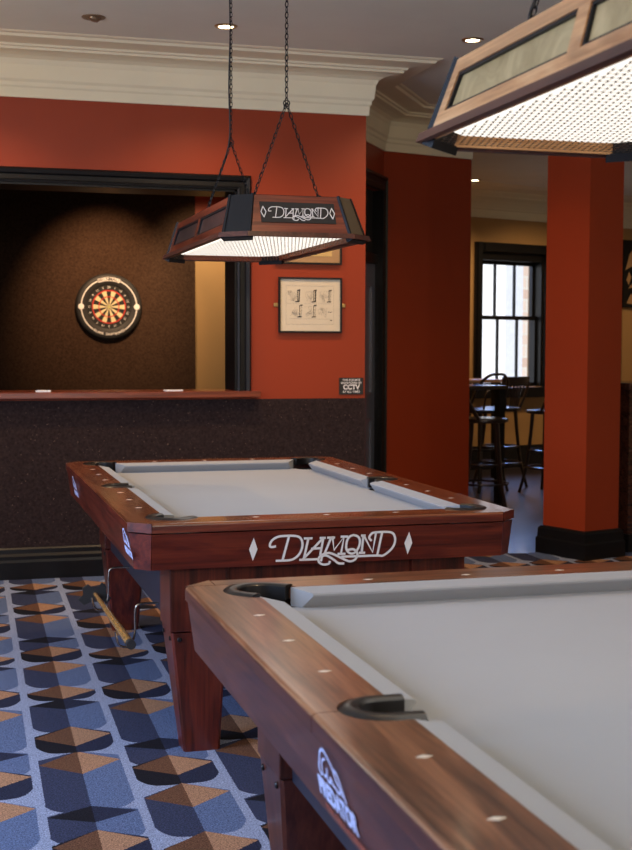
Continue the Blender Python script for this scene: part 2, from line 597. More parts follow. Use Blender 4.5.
# floors
struct('floor', bx(-3.0, 9.5, -4.0, 17.0, -0.12, -0.02), 'dark_paint')
bm = bmesh.new()
e1 = Vector((3.70, 7.95)); d1 = Vector((-0.30, 0.954))
prism(bm, [(-2.6, -3.6), (9.3, -3.6), (9.3, 8.6), (5.4, 8.55), (3.72, 7.90), (3.36, 7.98), (3.02, 9.3), (-2.6, 9.3)], -0.02, 0.0)
carpet = tag(obj('carpet', bm, 'patterned_carpet'), kind='structure'); carpet.name = 'floor_carpet'
bm = prism(bmesh.new(), [(3.02, 9.3), (3.36, 7.98), (3.72, 7.90), (5.4, 8.55), (9.3, 8.6), (9.3, 16.8), (2.9, 16.8)], -0.02, -0.001)
struct('floor_boards', bm, 'dark_floorboards')
struct('ceiling', prism(bmesh.new(), [(-3.0, -4.0), (9.5, -4.0), (9.5, 14.9), (2.2, 12.5), (2.2, 13.8), (-3.0, 13.8)], HC, HC + 0.1), 'ceiling_paint')

# front wall with the opening to the darts room
OPR, OPT, LZ = 1.716, 2.315, 1.075
bm = bmesh.new()
box(bm, -2.6, OPR, W, W + 0.28, OPT, HC)            # above opening
box(bm, OPR, 2.54, W, W + 0.28, 0, HC)              # right of opening
box(bm, -2.6, OPR, W, W + 0.28, 0, LZ - 0.02)       # half wall
struct('wall_front', bm, 'red_paint')
bm = bmesh.new()
box(bm, -2.6, 2.54, W - 0.012, W, 0.18, 1.047)
struct('trim_1', bm, 'speckled_carpet')
prof = [(0, 0), (0.035, 0), (0.035, 0.10), (0.028, 0.115), (0.028, 0.135), (0.018, 0.15), (0.016, 0.175), (0.008, 0.184), (0, 0.184)]
struct('baseboard_front', sweep(bmesh.new(), [(-2.6, W - 0.012, 0), (2.55, W - 0.012, 0)], prof), 'black_gloss')
# ledge
o = obj('wall_ledge', bx(-2.6, 1.851, W - 0.075, W + 0.34, 1.058, 1.098, bev=0.006), 'ledge_wood')
tag(o, 'long red-brown wooden ledge capping the carpeted half wall', 'ledge')
# architrave (top + right side) and the lining of the opening
ap = [(0, 0), (0, 0.030), (0.020, 0.034), (0.030, 0.026), (0.072, 0.024), (0.085, 0.036), (0.118, 0.042), (0.136, 0.030), (0.136, 0)]


def architrave(path, profile, mat, name, ny):
    """casing swept round an opening, path in wall plane; profile = (outward from opening, thickness)"""
    bm = bmesh.new(); sweep(bm, path, profile, up=ny); return struct(name, bm, mat)


# path travels so that 'right' points away from the opening
architrave([(-2.6, W, OPT), (OPR, W, OPT), (OPR, W, 1.098)][::-1], [(a * 0.625, b) for a, b in ap], 'black_gloss', 'trim_2', Vector((0, -1, 0)))
bm = bmesh.new()
box(bm, OPR - 0.012, OPR + 0.001, W - 0.005, W + 0.285, 1.098, OPT)
box(bm, -2.6, OPR, W - 0.005, W + 0.285, OPT - 0.012, OPT + 0.001)
struct('trim_3', bm, 'black_gloss')

# recess: door wall and angled red wall
P1 = Vector((2.54, 8.317, 0)); P2 = Vector((3.115, 9.155, 0)); P3 = Vector((3.897, 9.368, 0))
dd = (P2 - P1).normalized(); dn = Vector((-dd.y, dd.x, 0))


def wallseg(bm, a, b, z0, z1, t=0.12):
    d = (b - a).normalized(); n = Vector((-d.y, d.x, 0)) * t
    hexa(bm, [Vector((p.x, p.y, z0)) for p in (a, b, b + n, a + n)], [Vector((p.x, p.y, z1)) for p in (a, b, b + n, a + n)])


DOORZ = 2.50
bm = bmesh.new()
wallseg(bm, P1, P2, DOORZ, HC)
wallseg(bm, P1, P1 + dd * 0.06, 0, DOORZ)
wallseg(bm, P2 - dd * 0.02, P2, 0, DOORZ)
struct('wall_recess', bm, 'red_paint')
bm = bmesh.new(); wallseg(bm, P2, P3, 0, HC, 0.30)
struct('wall_angled', bm, 'red_paint')
d23 = (P3 - P2).normalized()
struct('wall_return', bx(2.42, 2.54, W + 0.28, 8.36, 0, HC), 'red_paint')
bm = bmesh.new(); wallseg(bm, P2 - dd * 0.108, P2 - dd * 0.02, 0, DOORZ, 0.11)
struct('door_jamb', bm, 'black_gloss').name = 'trim_9'
# door casing + door
bm = bmesh.new()
q0 = P1 + dd * 0.06; q1 = P2 - dd * 0.105
nr = Vector((dd.y, -dd.x, 0))
casing = [(0, 0), (0, 0.03), (0.03, 0.036), (0.045, 0.028), (0.075, 0.028), (0.085, 0.042), (0.105, 0.036), (0.105, 0)]
for pa, pb in (((q1.x, q1.y, 0.0), (q1.x, q1.y, DOORZ)),):
    sweep(bm, [(q1.x, q1.y, 0.0), (q1.x, q1.y, DOORZ), (q0.x, q0.y, DOORZ)], casing, up=nr)
struct('trim_4', bm, 'black_gloss')
bm = bmesh.new()
Md = frameM(q0, dd, (0, 0, 1))       # local x along wall, y up, z out of wall (towards room)
Lw = (q1 - q0).length
box(bm, 0.0, Lw, 0.01, 1.97, -0.07, -0.03, M=Md)
door = struct('door_1', bm, 'door_sheen_blue')
bm = bmesh.new()
box(bm, 0.0, Lw, 2.04, DOORZ, -0.07, -0.05, M=Md)
struct('door_transom', bm, 'pocket_dark', parent=door)
bm = bmesh.new(); box(bm, 0, Lw, 1.97, 2.04, -0.08, -0.01, M=Md)
struct('door_rail', bm, 'black_gloss', parent=door)
bm = bmesh.new()
for (a, b, c, d) in ((0.1, Lw - 0.1, 0.25, 0.85), (0.1, Lw - 0.1, 1.02, 1.82)):
    for (e, f, g, h) in ((a, b, c, c + 0.02), (a, b, d - 0.02, d), (a, a + 0.02, c, d), (b - 0.02, b, c, d)):
        box(bm, e, f, g, h, -0.03, -0.018, M=Md)
struct('door_moulding', bm, 'door_sheen_blue', parent=door)

# darts room shell
DY = 13.5
struct('wall_darts_back', bx(-2.0, 3.05, DY, DY + 0.12, 0, HC), 'tan_paint')
struct('wall_darts_left', bx(-2.1, -2.0, W + 0.28, DY + 0.1, 0, HC), 'dark_paint')
struct('wall_darts_right', bx(2.95, 3.05, 9.20, DY, 0, HC), 'tan_paint')
struct('wall_felt', bx(-2.0, 2.52, DY - 0.04, DY, 0.6, 2.93), 'brown_felt')
struct('trim_5', bx(-2.0, 2.9, DY - 0.055, DY, 2.93, 2.955), 'pale_top')
o = struct('trim_6', bx(2.52, 2.9, DY - 0.01, DY, 2.70, 2.93), 'red_paint')
struct('ceiling_darts', prism(bmesh.new(), [(-2.0, W + 0.28), (2.42, W + 0.28), (2.42, 8.45), (2.95, 9.35), (2.95, DY), (-2.0, DY)], HC - 0.012, HC), 'dark_paint')

# pillar (turned 18 degrees like the far wing)
PC = Vector((3.952, 7.551, 0))
MP = Matrix.Translation(PC) @ Matrix.Rotation(TH, 4, 'Z')
struct('wall_pillar', box(bmesh.new(), 0, 0.305, 0, 0.385, 0, HC, M=MP), 'red_paint')
bprof = [(0, 0), (0.034, 0), (0.034, 0.10), (0.026, 0.112), (0.024, 0.165), (0.012, 0.182), (0, 0.185)]
bm = bmesh.new()
pts = [MP @ Vector(p) for p in ((0, 0, 0), (0, 0.385, 0), (0.305, 0.385, 0), (0.305, 0, 0))]
sweep(bm, pts[::-1], bprof, closed=True)
struct('baseboard_pillar', bm, 'black_gloss')
bm = bmesh.new()
sweep(bm, [(P2.x, P2.y, 0), (P3.x, P3.y, 0)], bprof)
struct('baseboard_angled', bm, 'black_gloss')

# far wall with windows
def farbox(bm, s0, s1, t0, t1, z0, z1, bev=0.0):
    M = Matrix.Translation(F0) @ Matrix.Rotation(TH, 4, 'Z'); return box(bm, s0, s1, t0, t1, z0, z1, bev=bev, M=M)


WT, WB = 2.43, 0.92
bm = bmesh.new()
for s0, s1, z0, z1 in ((-2.68, 0.09, 0, HC), (0.09, 2.20, 0, WB), (0.09, 2.20, WT, HC), (2.20, 4.6, 0, HC), (1.035, 1.145, WB, WT)):
    farbox(bm, s0, s1, 0, 0.25, z0, z1)
struct('wall_far', bm, 'tan_paint')
bm = bmesh.new(); farbox(bm, -2.68, 4.6, -0.02, 0, 0, 0.25)
struct('baseboard_far', bm, 'black_satin')


def window(n, s0, s1):
    """sash window, opening s0..s1, as a root mesh (casing) with its parts"""
    bm = bmesh.new()
    for a, b, z0, z1 in ((s0 - 0.10, s0, WB - 0.12, WT + 0.10), (s1, s1 + 0.10, WB - 0.12, WT + 0.10), (s0, s1, WT, WT + 0.10)):
        farbox(bm, a, b, -0.035, 0.0, z0, z1, 0.004)
        farbox(bm, a + 0.02, b - 0.02 if b - a < .2 else b, -0.05, -0.035, z0, z1)
    farbox(bm, s0 - 0.001, s0 + 0.03, 0, 0.2, WB, WT); farbox(bm, s1 - 0.03, s1 + 0.001, 0, 0.2, WB, WT)
    farbox(bm, s0, s1, 0, 0.2, WT - 0.09, WT)
    win = struct('window_%d' % n, bm, 'black_gloss')
    bm = bmesh.new(); farbox(bm, s0 - 0.12, s1 + 0.12, -0.09, 0.2, WB - 0.12, WB - 0.005, 0.004)
    struct('window_sill', bm, 'black_gloss', parent=win)
    a, b = s0 + 0.03, s1 - 0.03
    zm = 1.70
    for nm, t, z0, z1 in (('upper_sash', 0.12, zm - 0.02, WT - 0.09), ('lower_sash', 0.07, WB, zm + 0.02)):
        bm = bmesh.new()
        for (x0, x1, y0, y1) in ((a, a + 0.03, z0, z1), (b - 0.03, b, z0, z1), (a, b, z0, z0 + 0.045), (a, b, z1 - 0.04, z1)):
            farbox(bm, x0, x1, t, t + 0.04, y0, y1)
        for k in (1, 2):
            xx = a + (b - a) * k / 3
            farbox(bm, xx - 0.011, xx + 0.011, t, t + 0.03, z0, z1)
        sash = struct(nm, bm, 'black_gloss', parent=win)
        bm = bmesh.new(); farbox(bm, a + 0.01, b - 0.01, t + 0.015, t + 0.019, z0 + 0.01, z1 - 0.01)
        struct('pane', bm, 'window_glass', parent=sash)
    return win


window(1, 0.09, 1.035)
window(2, 1.145, 2.20)

# cornices
cp_old = [(0, -0.30), (0.02, -0.30), (0.026, -0.27), (0.03, -0.215), (0.045, -0.205), (0.05, -0.19), (0.075, -0.155), (0.11, -0.12),
      (0.155, -0.095), (0.18, -0.09), (0.185, -0.075), (0.20, -0.072), (0.235, -0.05), (0.25, -0.047), (0.255, -0.034), (0.30, -0.030), (0.52, -0.026), (0.535, -0.018), (0.56, -0.012), (0.58, 0.0), (0, 0)]
cp = [(0, -0.30), (0.014, -0.30), (0.018, -0.245), (0.026, -0.235), (0.028, -0.215), (0.040, -0.20), (0.048, -0.12), (0.056, -0.105), (0.062, -0.09), (0.09, -0.075), (0.13, -0.066), (0.18, -0.062), (0.185, -0.05), (0.20, -0.046), (0.205, -0.036), (0.225, -0.032), (0.33, -0.026), (0.34, -0.012), (0.36, -0.008), (0.37, 0.0), (0, 0)]
back3 = P3 + Vector((-S18, C18, 0)) * 0.5
sweep_pts = [(-2.6, W, HC), (2.54, W, HC), (P1.x, P1.y, HC), (P2.x, P2.y, HC), (P3.x, P3.y, HC)]
bm = bmesh.new(); sweep(bm, sweep_pts, cp)
struct('trim_7', bm, 'cornice_paint', smooth=False)
cp2 = cp_old
bm = bmesh.new(); sweep(bm, [far(-2.68, 0, HC), far(4.6, 0, HC)], cp2)
struct('trim_8', bm, 'cornice_paint')

# unseen sides of the rooms that close them off
bm = bmesh.new()
for y0, y1, z0, z1 in ((-4, -0.1, 0, HC), (-0.1, 1.5, 0, 0.75), (-0.1, 1.5, 2.65, HC), (1.5, 2.8, 0, HC), (2.8, 4.4, 0, 0.75), (2.8, 4.4, 2.65, HC), (4.4, W + 0.3, 0, HC)):
    box(bm, -2.6, -2.45, y0, y1, z0, z1)
struct('wall_left', bm, 'red_paint')
bm = bmesh.new()
for x0, x1, z0, z1 in ((-2.6, -0.3, 0, HC), (-0.3, 2.1, 0, 0.8), (-0.3, 2.1, 2.75, HC), (2.1, 9.5, 0, HC)):
    box(bm, x0, x1, -3.6, -3.45, z0, z1)
struct('wall_back', bm, 'tan_paint')
struct('wall_right', bx(9.2, 9.3, -3.6, 16.8, 0, HC), 'tan_paint')
bm = bmesh.new(); wallseg(bm, Vector((3.05, 9.45, 0)), Vector((2.95, 12.9, 0)), 0, HC, 0.08)
struct('wall_link', bm, 'tan_paint')

# neighbour building outside
Mf = Matrix.Translation(F0) @ Matrix.Rotation(TH, 4, 'Z')
NBX = 3.67
nb = empty('neighbour_building', far(2.6, 6, 0), 'brick building, paled by overexposed daylight, seen outside through the right part of the far window', 'building', TH)
bmn = bx(NBX, NBX + 3.5, 0, 0.4, -0.5, 6.0)
obj('wall', bmn, 'overexposed_brick', nb)
obj('corner_trim', bx(NBX - 0.12, NBX, -0.02, 0.3, -0.5, 6.0), 'chalk_white', nb)

# ================================================================== POOL TABLES
HWD, HLN, RW = 0.4910, 0.990, 0.189
OX, OY, H = HWD + RW, HLN + RW, 0.80
CH = 0.070


def cutcyl(x, y, r, z0, z1, d=None, length=0.0):
    """round cutter, with a straight run towards the bed"""
    bm = bmesh.new(); n = 28
    if d is None:
        pts = [(x + r * math.cos(2 * PI * k / n), y + r * math.sin(2 * PI * k / n)) for k in range(n)]
    else:
        a0 = math.atan2(d[1], d[0])
        pts = [(x + r * math.cos(a0 + PI / 2 + PI * k / 14), y + r * math.sin(a0 + PI / 2 + PI * k / 14)) for k in range(15)]
        pts = pts + [(x + r * math.cos(a0 - PI / 2) + d[0] * length, y + r * math.sin(a0 - PI / 2) + d[1] * length),
                     (x + r * math.cos(a0 + PI / 2) + d[0] * length, y + r * math.sin(a0 + PI / 2) + d[1] * length)]
    prism(bm, pts, z0, z1)
    me = bpy.data.meshes.new('cut'); bmesh.ops.recalc_face_normals(bm, faces=bm.faces); bm.to_mesh(me); bm.free()
    o = bpy.data.objects.new('cut', me); COL.objects.link(o); return o


q2 = math.sqrt(0.5)
POCK = []   # x, y, open dir, outer rim radius
for sx in (-1, 1):
    for sy in (-1, 1): POCK.append((sx * (HWD + 0.030), sy * (HLN + 0.030), (-sx * q2, -sy * q2), 'c'))
    POCK.append((sx * (HWD + 0.075), 0.0, (-sx, 0.0), 's'))

DIAMOND_STROKES = [  # traced from the photo, in image pixels (x, y down)
    [(275.5, 546.3), (271.6, 546.8), (270, 545.2), (271.6, 540.7), (276, 537.4), (281.6, 536), (294.9, 536), (300.4, 539), (302.1, 545.7), (299.9, 553.5), (294.9, 558.5), (289.4, 560.3), (277.2, 560.7)],
    [(288.3, 536.9), (283.3, 559.6)],
    [(303.8, 538.5), (311, 538.5)], [(307.6, 538.5), (304.3, 558.5)], [(300.4, 560.1), (317, 559.6)],
    [(303.8, 559), (322.6, 538)], [(319.5, 538.2), (324.2, 538.2)], [(322.6, 538), (320.4, 554.6)], [(311.5, 549), (320.4, 548.5)],
    [(327, 538), (333.5, 538)], [(330.3, 538), (324.8, 553.5)], [(331.7, 537.3), (333.9, 550.6), (343.3, 537.3), (341.1, 554)], [(340.5, 537.1), (346.6, 537.1)], [(338.3, 554.5), (345, 554.5)],
    [(352.7, 535.6), (357, 537), (359.4, 541), (359, 547), (356, 552.5), (352, 554.4), (348, 552.5), (346, 548), (346.6, 541), (349, 537), (352.7, 535.6)],
    [(348.3, 550.6), (353.3, 550), (357.1, 553), (357.7, 557.2), (354.9, 561.1), (349.9, 562.2), (343.3, 559.5), (336.6, 556.1), (330, 553.6), (326, 553.9), (322.6, 555.1), (319.3, 557.9), (319.3, 562.3), (323.7, 565.1), (329.2, 564.5), (330.3, 562.3)],
    [(321.5, 561.2), (322.6, 556.8), (327, 556.2), (334.4, 560.5), (338.9, 563.9), (344.4, 564.4)],
    [(361, 536.2), (364.3, 536.2)], [(362.7, 536.2), (362.1, 553.3)], [(359.9, 553.7), (364.9, 553.7)], [(363.2, 536.2), (373.2, 553.3), (375.4, 533.4)],
    [(371, 541.2), (368.8, 538.4), (370.4, 535), (374.3, 533.1), (389.8, 532.9), (394.8, 537.3), (395.3, 544), (392, 550.6), (384.3, 556.7), (377.6, 556.7), (342.2, 557.4)],
    [(381.5, 534), (378.2, 556.1)],
]


def diamond_logo(bm, M, k, stroke, th=0.0008, outline=False, gap=77.7, dh=12.0, dw=4.0):
    """lettering centred on the local origin; k = metres per traced pixel"""
    cx, cy = 331.8, 546.6
    def tr(p): return ((p[0] - cx) * k, (-(p[1] - cy) - 0.030 * (p[0] - cx)) * k)
    for st in DIAMOND_STROKES: ribbon(bm, [tr(p) for p in st], stroke, th, M, smooth=len(st) > 4)
    for s in (-1, 1):
        x = s * gap * k
        dp = [(x, dh * k), (x + dw * k, 0), (x, -dh * k), (x - dw * k, 0)]
        if outline:
            for i in range(4): ribbon(bm, [dp[i], dp[(i + 1) % 4]], stroke, th, M, smooth=False)
        else: prism(bm, dp, 0, th, M=M)


def make_table(name, loc, label, wx, wy, sx_, sy_, sz_, logos):
    root = empty(name, loc, label, 'pool table')
    hole = {}
    # ---- wooden rail caps
    cut = [cutcyl(x, y, 0.079 if k == 'c' else 0.072, 0.5, 1.0, d, 0.09) for x, y, d, k in POCK]
    g = 0.0012
    z0 = H - 0.031
    caps = []
    for s in (-1, 1):
        for t in (-1, 1):
            ys = sorted((t * g, t * (OY - CH - g))); xs = sorted((s * (HWD + 0.051), s * OX))
            bm = bx(xs[0], xs[1], ys[0], ys[1], z0, H)
            es = [e for e in bm.edges if all(abs(abs(v.co.x) - OX) < 1e-5 for v in e.verts) and abs(e.verts[0].co.z - e.verts[1].co.z) < 1e-5 and e.verts[0].co.z > H - 1e-4]
            bmesh.ops.bevel(bm, geom=es, offset=0.009, segments=4, profile=0.5, affect='EDGES')
            caps.append(obj('side_rail', bm, wy, root))
        ys = sorted((s * (HLN + 0.051), s * OY))
        ex, ix = OX - CH - g, HWD + 0.051 - g
        ey, my, iy = s * OY, s * (OY - CH + g), s * (HLN + 0.051)
        bm = prism(bmesh.new(), [(-ex, ey), (ex, ey), (ex, my), (ix, my), (ix, iy), (-ix, iy), (-ix, my), (-ex, my)], z0, H)
        es = [e for e in bm.edges if all(abs(abs(v.co.y) - OY) < 1e-5 for v in e.verts) and abs(e.verts[0].co.z - e.verts[1].co.z) < 1e-5 and e.verts[0].co.z > H - 1e-4]
        bmesh.ops.bevel(bm, geom=es, offset=0.009, segments=4, profile=0.5, affect='EDGES')
        caps.append(obj('end_rail', bm, wx, root))
        for t in (-1, 1):
            bm = bmesh.new(); c = CH - g
            prism(bm, [(s * OX, t * (OY - c)), (s * (OX - c), t * OY), (s * (OX - c), t * (OY - c))], z0, H)
            caps.append(obj('corner_block', bm, wx, root))
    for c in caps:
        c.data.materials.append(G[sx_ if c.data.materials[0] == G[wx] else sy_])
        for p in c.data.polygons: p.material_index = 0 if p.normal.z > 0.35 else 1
    for c in caps: boolean(c, cut)
    for c in cut: bpy.data.objects.remove(c)
    # ---- bed cloth on slate
    cut = [cutcyl(x, y, 0.064 if k == 'c' else 0.058, 0.5, 1.0) for x, y, d, k in POCK]
    bed = obj('bed_cloth', bx(-HWD - 0.035, HWD + 0.035, -HLN - 0.035, HLN + 0.035, H - 0.080, H - 0.046), 'cloth_grey', root)
    boolean(bed, cut)
    for c in cut: bpy.data.objects.remove(c)
    # ---- cushions
    zb = H - 0.046
    def cushion(p0, p1, n, e0, e1):
        """p0->p1 nose line in 2-D, n outward; e = how far the back is pulled (+longer)"""
        p0 = Vector(p0); p1 = Vector(p1); n = Vector(n); d = (p1 - p0).normalized()
        sec = [(0.051, H - 0.0005), (0.004, H - 0.0085), (0.0, H - 0.0115), (0.001, H - 0.016), (0.026, zb), (0.051, zb)]
        bm = bmesh.new()
        def ring(p, sg, e):
            return [Vector((*(p + n * o + d * sg * e * (o / 0.051)), z)) for o, z in sec]
        lo = ring(p0, -1, e0); hi = ring(p1, 1, e1)
        hexa(bm, lo, hi)
        obj('cushion', bm, 'cloth_grey', root)
    cm, sm = 0.083, 0.064
    for s in (-1, 1):
        for t in (-1, 1):
            cushion((s * HWD, t * sm), (s * HWD, t * (HLN - cm)), (s, 0), 0.013, 0.040)
        cushion((-(HWD - cm), s * HLN), (HWD - cm, s * HLN), (0, s), 0.040, 0.040)
    # ---- pocket liners: rim + cup
    for x, y, d, k in POCK:
        r = (0.070 if k == 'c' else 0.056)
        a0 = math.atan2(d[1], d[0])
        hw = 0.018 if k == 'c' else 0.020
        leg = 0.030 if k == 'c' else 0.046
        path = []
        n = 20
        pl = [Vector((x + r * math.cos(a0 + PI / 2), y + r * math.sin(a0 + PI / 2), 0)) + Vector((d[0], d[1], 0)) * leg]
        span = PI if k == 's' else PI * 1.0
        for i in range(n + 1):
            a = a0 + PI / 2 + span * i / n
            pl.append(Vector((x + r * math.cos(a), y + r * math.sin(a), 0)))
        pl.append(Vector((x + r * math.cos(a0 - PI / 2), y + r * math.sin(a0 - PI / 2), 0)) + Vector((d[0], d[1], 0)) * leg)
        prof = [(-hw, H - 0.03), (-hw, H + 0.001), (-hw * .7, H + 0.005), (0, H + 0.006), (hw * .7, H + 0.004), (hw, H - 0.001), (hw, H - 0.004), (0, H - 0.006), (0, H - 0.03)]
        if k == 's': prof = [(-hw, H - 0.04), (-hw, H + 0.000), (-hw * .75, H + 0.004), (-hw * .2, H + 0.006), (hw * .4, H + 0.003), (hw, H - 0.006), (hw, H - 0.04)]
        bm = bmesh.new(); sweep(bm, pl, prof)
        rim = obj('pocket_rim', bm, 'black_leather', root, smooth=True)
        bm = bmesh.new()
        ri = r - 0.004
        seg = 24; top = []; mid = []; bot = []
        for i in range(seg):
            a = 2 * PI * i / seg
            top.append(bm.verts.new((x + ri * math.cos(a), y + ri * math.sin(a), H - 0.05)))
            mid.append(bm.verts.new((x + ri * 0.95 * math.cos(a), y + ri * 0.95 * math.sin(a), H - 0.11)))
            bot.append(bm.verts.new((x + ri * 0.6 * math.cos(a), y + ri * 0.6 * math.sin(a), H - 0.15)))
        for i in range(seg):
            j = (i + 1) % seg
            bm.faces.new((top[i], top[j], mid[j], mid[i])); bm.faces.new((mid[i], mid[j], bot[j], bot[i]))
        bm.faces.new(bot)
        obj('pocket_cup', bm, 'pocket_dark', rim)
    # ---- sights
    pit = 2 * HLN / 8
    sg = [(s * (HWD + 0.099), t * k * pit, 'y') for s in (-1, 1) for t in (-1, 1) for k in (1, 2, 3)] + \
         [(k * pit, s * (HLN + 0.099), 'x') for s in (-1, 1) for k in (-1, 0, 1)]
    first = None
    for x, y, ax in sg:
        a, b = (0.0125, 0.0065) if ax == 'y' else (0.0065, 0.0125)
        if ax == 'x': a, b = 0.0125, 0.0065
        bm = prism(bmesh.new(), [(x + a, y), (x, y + b), (x - a, y), (x, y - b)], H - 0.001, H + 0.0006)
        obj('sight', bm, 'pearl', root)
    # ---- aprons, sloping in towards the bottom, and corner panels
    za, zb2 = H - 0.036, H - 0.154
    ins = 0.022; tk = 0.022
    def panel(nm, a, b, n, mat, ia, ib):
        """a,b outer top ends; n outward; ia/ib how the ends move along at the bottom"""
        a = Vector((*a, 0)); b = Vector((*b, 0)); n = Vector((*n, 0)); d = (b - a).normalized()
        def loop(z, off, sh):
            return [a - n * off + d * sh * ia, b - n * off - d * sh * ib, b - n * (off + tk) - d * sh * ib, a - n * (off + tk) + d * sh * ia], z
        L1, z1 = loop(zb2, ins, 1); L0, z0_ = loop(za, 0.006, 0)
        bm = hexa(bmesh.new(), [Vector((p.x, p.y, z1)) for p in L1], [Vector((p.x, p.y, z0_)) for p in L0])
        return obj(nm, bm, mat, root)
    for s in (-1, 1):
        panel('side_apron', (s * OX, -(OY - CH - g)), (s * OX, OY - CH - g), (s, 0), sy_, 0.0, 0.0)
        panel('end_apron', (-(OX - CH - g), s * OY), (OX - CH - g, s * OY), (0, s), sx_, 0.0, 0.0)
        for t in (-1, 1):
            a = (s * OX, t * (OY - CH + g)); b = (s * (OX - CH + g), t * OY)
            A = Vector((a[0] - s * 0.006, a[1], za)); B = Vector((b[0], b[1] - t * 0.006, za))
            n = Vector((s * q2, t * q2, 0)); dn_ = (B - A).normalized()
            A1 = Vector((a[0] - s * ins, a[1] + 0.0, zb2)); B1 = Vector((b[0], b[1] - t * ins, zb2))
            bm = hexa(bmesh.new(), [A1, B1, B1 - n * tk, A1 - n * tk], [A, B, B - n * tk, A - n * tk])
            obj('corner_panel', bm, sx_, root)
    # sub-rail filling the dark groove under the cap
    bm = bmesh.new()
    i1 = 0.045
    prism(bm, [(OX - i1, -(OY - CH)), (OX - i1, OY - CH), (OX - CH, OY - i1), (-(OX - CH), OY - i1), (-(OX - i1), OY - CH), (-(OX - i1), -(OY - CH)), (-(OX - CH), -(OY - i1)), (OX - CH, -(OY - i1))], H - 0.09, H - 0.081)
    obj('slate_frame', bm, 'pocket_dark', root)
    # ---- cabinet body
    zc0, zc1 = 0.408, H - 0.10
    for s in (-1, 1): obj('cabinet_side', bx(*sorted((s * 0.475, s * 0.50)), -0.82, 0.82, zc0, zc1), 'panel_blue_black', root)
    obj('cabinet_base', bx(-0.475, 0.475, -0.81, 0.81, zc0 + 0.02, zc0 + 0.04), 'panel_blue_black', root)
    for s in (-1, 1): obj('cabinet_end', bx(-0.327, 0.327, *sorted((s * 0.985, s * 1.01)), zc0 + 0.02, zc1), sz_, root)
    # ---- legs
    for s in (-1, 1):
        for t in (-1, 1):
            lx1, lx0 = 0.528, 0.328; ly1, ly0 = 1.032, 0.822
            xs = sorted((s * lx0, s * lx1)); ys = sorted((t * ly0, t * ly1))
            blk = obj('leg_block', bx(xs[0], xs[1], ys[0], ys[1], zc0 + 0.004, zc1, bev=0.004), sz_, root)
            tx0, tx1, ty0, ty1 = 0.334, 0.524, 0.828, 1.028
            bx0, bx1, by0, by1 = 0.357, 0.482, 0.925, 1.025
            def lp(x0, x1, y0, y1, z, c=0.008):
                P = [(x0 + c, y0), (x1 - c, y0), (x1, y0 + c), (x1, y1 - c), (x1 - c, y1), (x0 + c, y1), (x0, y1 - c), (x0, y0 + c)]
                return [Vector((s * p[0], t * p[1], z)) for p in P]
            bm = hexa(bmesh.new(), lp(bx0, bx1, by0, by1, 0.0), lp(tx0, tx1, ty0, ty1, zc0))
            leg = obj('leg', bm, sz_, root)
            for dx in (0.03, 0.16):
                bm = bmesh.new()
                Mb = Matrix.Translation((s * (lx1 - dx - 0.002), t * (ty1 - 0.001), zc0 - 0.022)) @ Matrix.Rotation(-t * PI / 2, 4, 'X')
                lathe(bm, [(0.008, -0.004), (0.008, 0.004), (0.005, 0.006)], 12, Mb)
                obj('bolt', bm, 'black_metal', leg); bm = bmesh.new()
                Mb = Matrix.Translation((s * (tx1 - 0.003), t * (ly1 - dx - 0.005), zc0 - 0.022)) @ Matrix.Rotation(s * PI / 2, 4, 'Y')
                lathe(bm, [(0.008, -0.004), (0.008, 0.004), (0.005, 0.006)], 12, Mb)
                obj('bolt', bm, 'black_metal', leg)
    logos(root)
    return root


def apron_M(kind, root_off=0.0, pos=0.0, h=0.0):
    """frame on the sloping apron: local X runs along, Y up the slope, Z outward. pos along, h up from centre"""
    za, zb2, ins = H - 0.036, H - 0.154, 0.022
    mid = (za + zb2) / 2
    if kind == 'end':     # the -Y end
        up = Vector((0, -ins, za - zb2)).normalized()
        return frameM(Vector((pos, -OY + ins / 2 - 0.0008, mid)) + up * h, (1, 0, 0), up)
    up = Vector((-ins, 0, za - zb2)).normalized()         # the -X side, read from outside: X runs towards -Y
    return frameM(Vector((-OX + ins / 2 - 0.0008, pos, mid)) + up * h, (0, -1, 0), up)


def predator_emblem(bm, M, k):
    """leaping cat over slanted capitals"""
    def R(pts, w): ribbon(bm, [(a * k, b * k) for a, b in pts], w * k, 0.0008, M)
    R([(-5.2, 0.6), (-5.9, 1.4), (-5.0, 2.6), (-3.6, 4.4), (-1.5, 5.2), (1.0, 4.2), (2.0, 3.6), (3.4, 3.6), (4.6, 2.6), (5.6, 1.2), (6.2, 0.4)], 0.42)
    R([(-5.2, 0.6), (-4.4, 1.0), (-4.0, 2.2), (-3.0, 3.4), (-1.6, 3.9)], 0.36)
    R([(-3.4, 1.0), (-2.2, 1.4), (-1.4, 2.6), (-1.9, 0.9), (-0.6, 0.9), (-0.2, 1.7), (0.6, 1.2)], 0.45)
    R([(2.0, 3.6), (2.6, 2.4), (3.8, 1.8), (4.9, 0.9)], 0.4)
    R([(0.4, 1.0), (1.8, 0.9), (3.2, 0.6), (4.2, 1.6)], 0.36)


def logos_far(root):
    M = apron_M('end', pos=(0.966 + 1.506) / 2 - TX, h=-0.001)
    bm = bmesh.new(); diamond_logo(bm, M, 0.540 / 155.4, 0.0078, gap=77.7, dh=11.6, dw=4.1)
    obj('lettering', bm, 'white_print', root)
    for pos in (-1.045, 0.72):
        M = apron_M('side', pos=pos, h=0.004)
        bm = bmesh.new()
        k = 0.0115
        text_bm(bm, 'PREDATOR', 0.032, M @ Matrix.Translation((0, -0.018, 0)), bold=0.0012, shear=0.2, squash=1.1)
        predator_emblem(bm, M, k)
        obj('emblem', bm, 'blue_print', root)


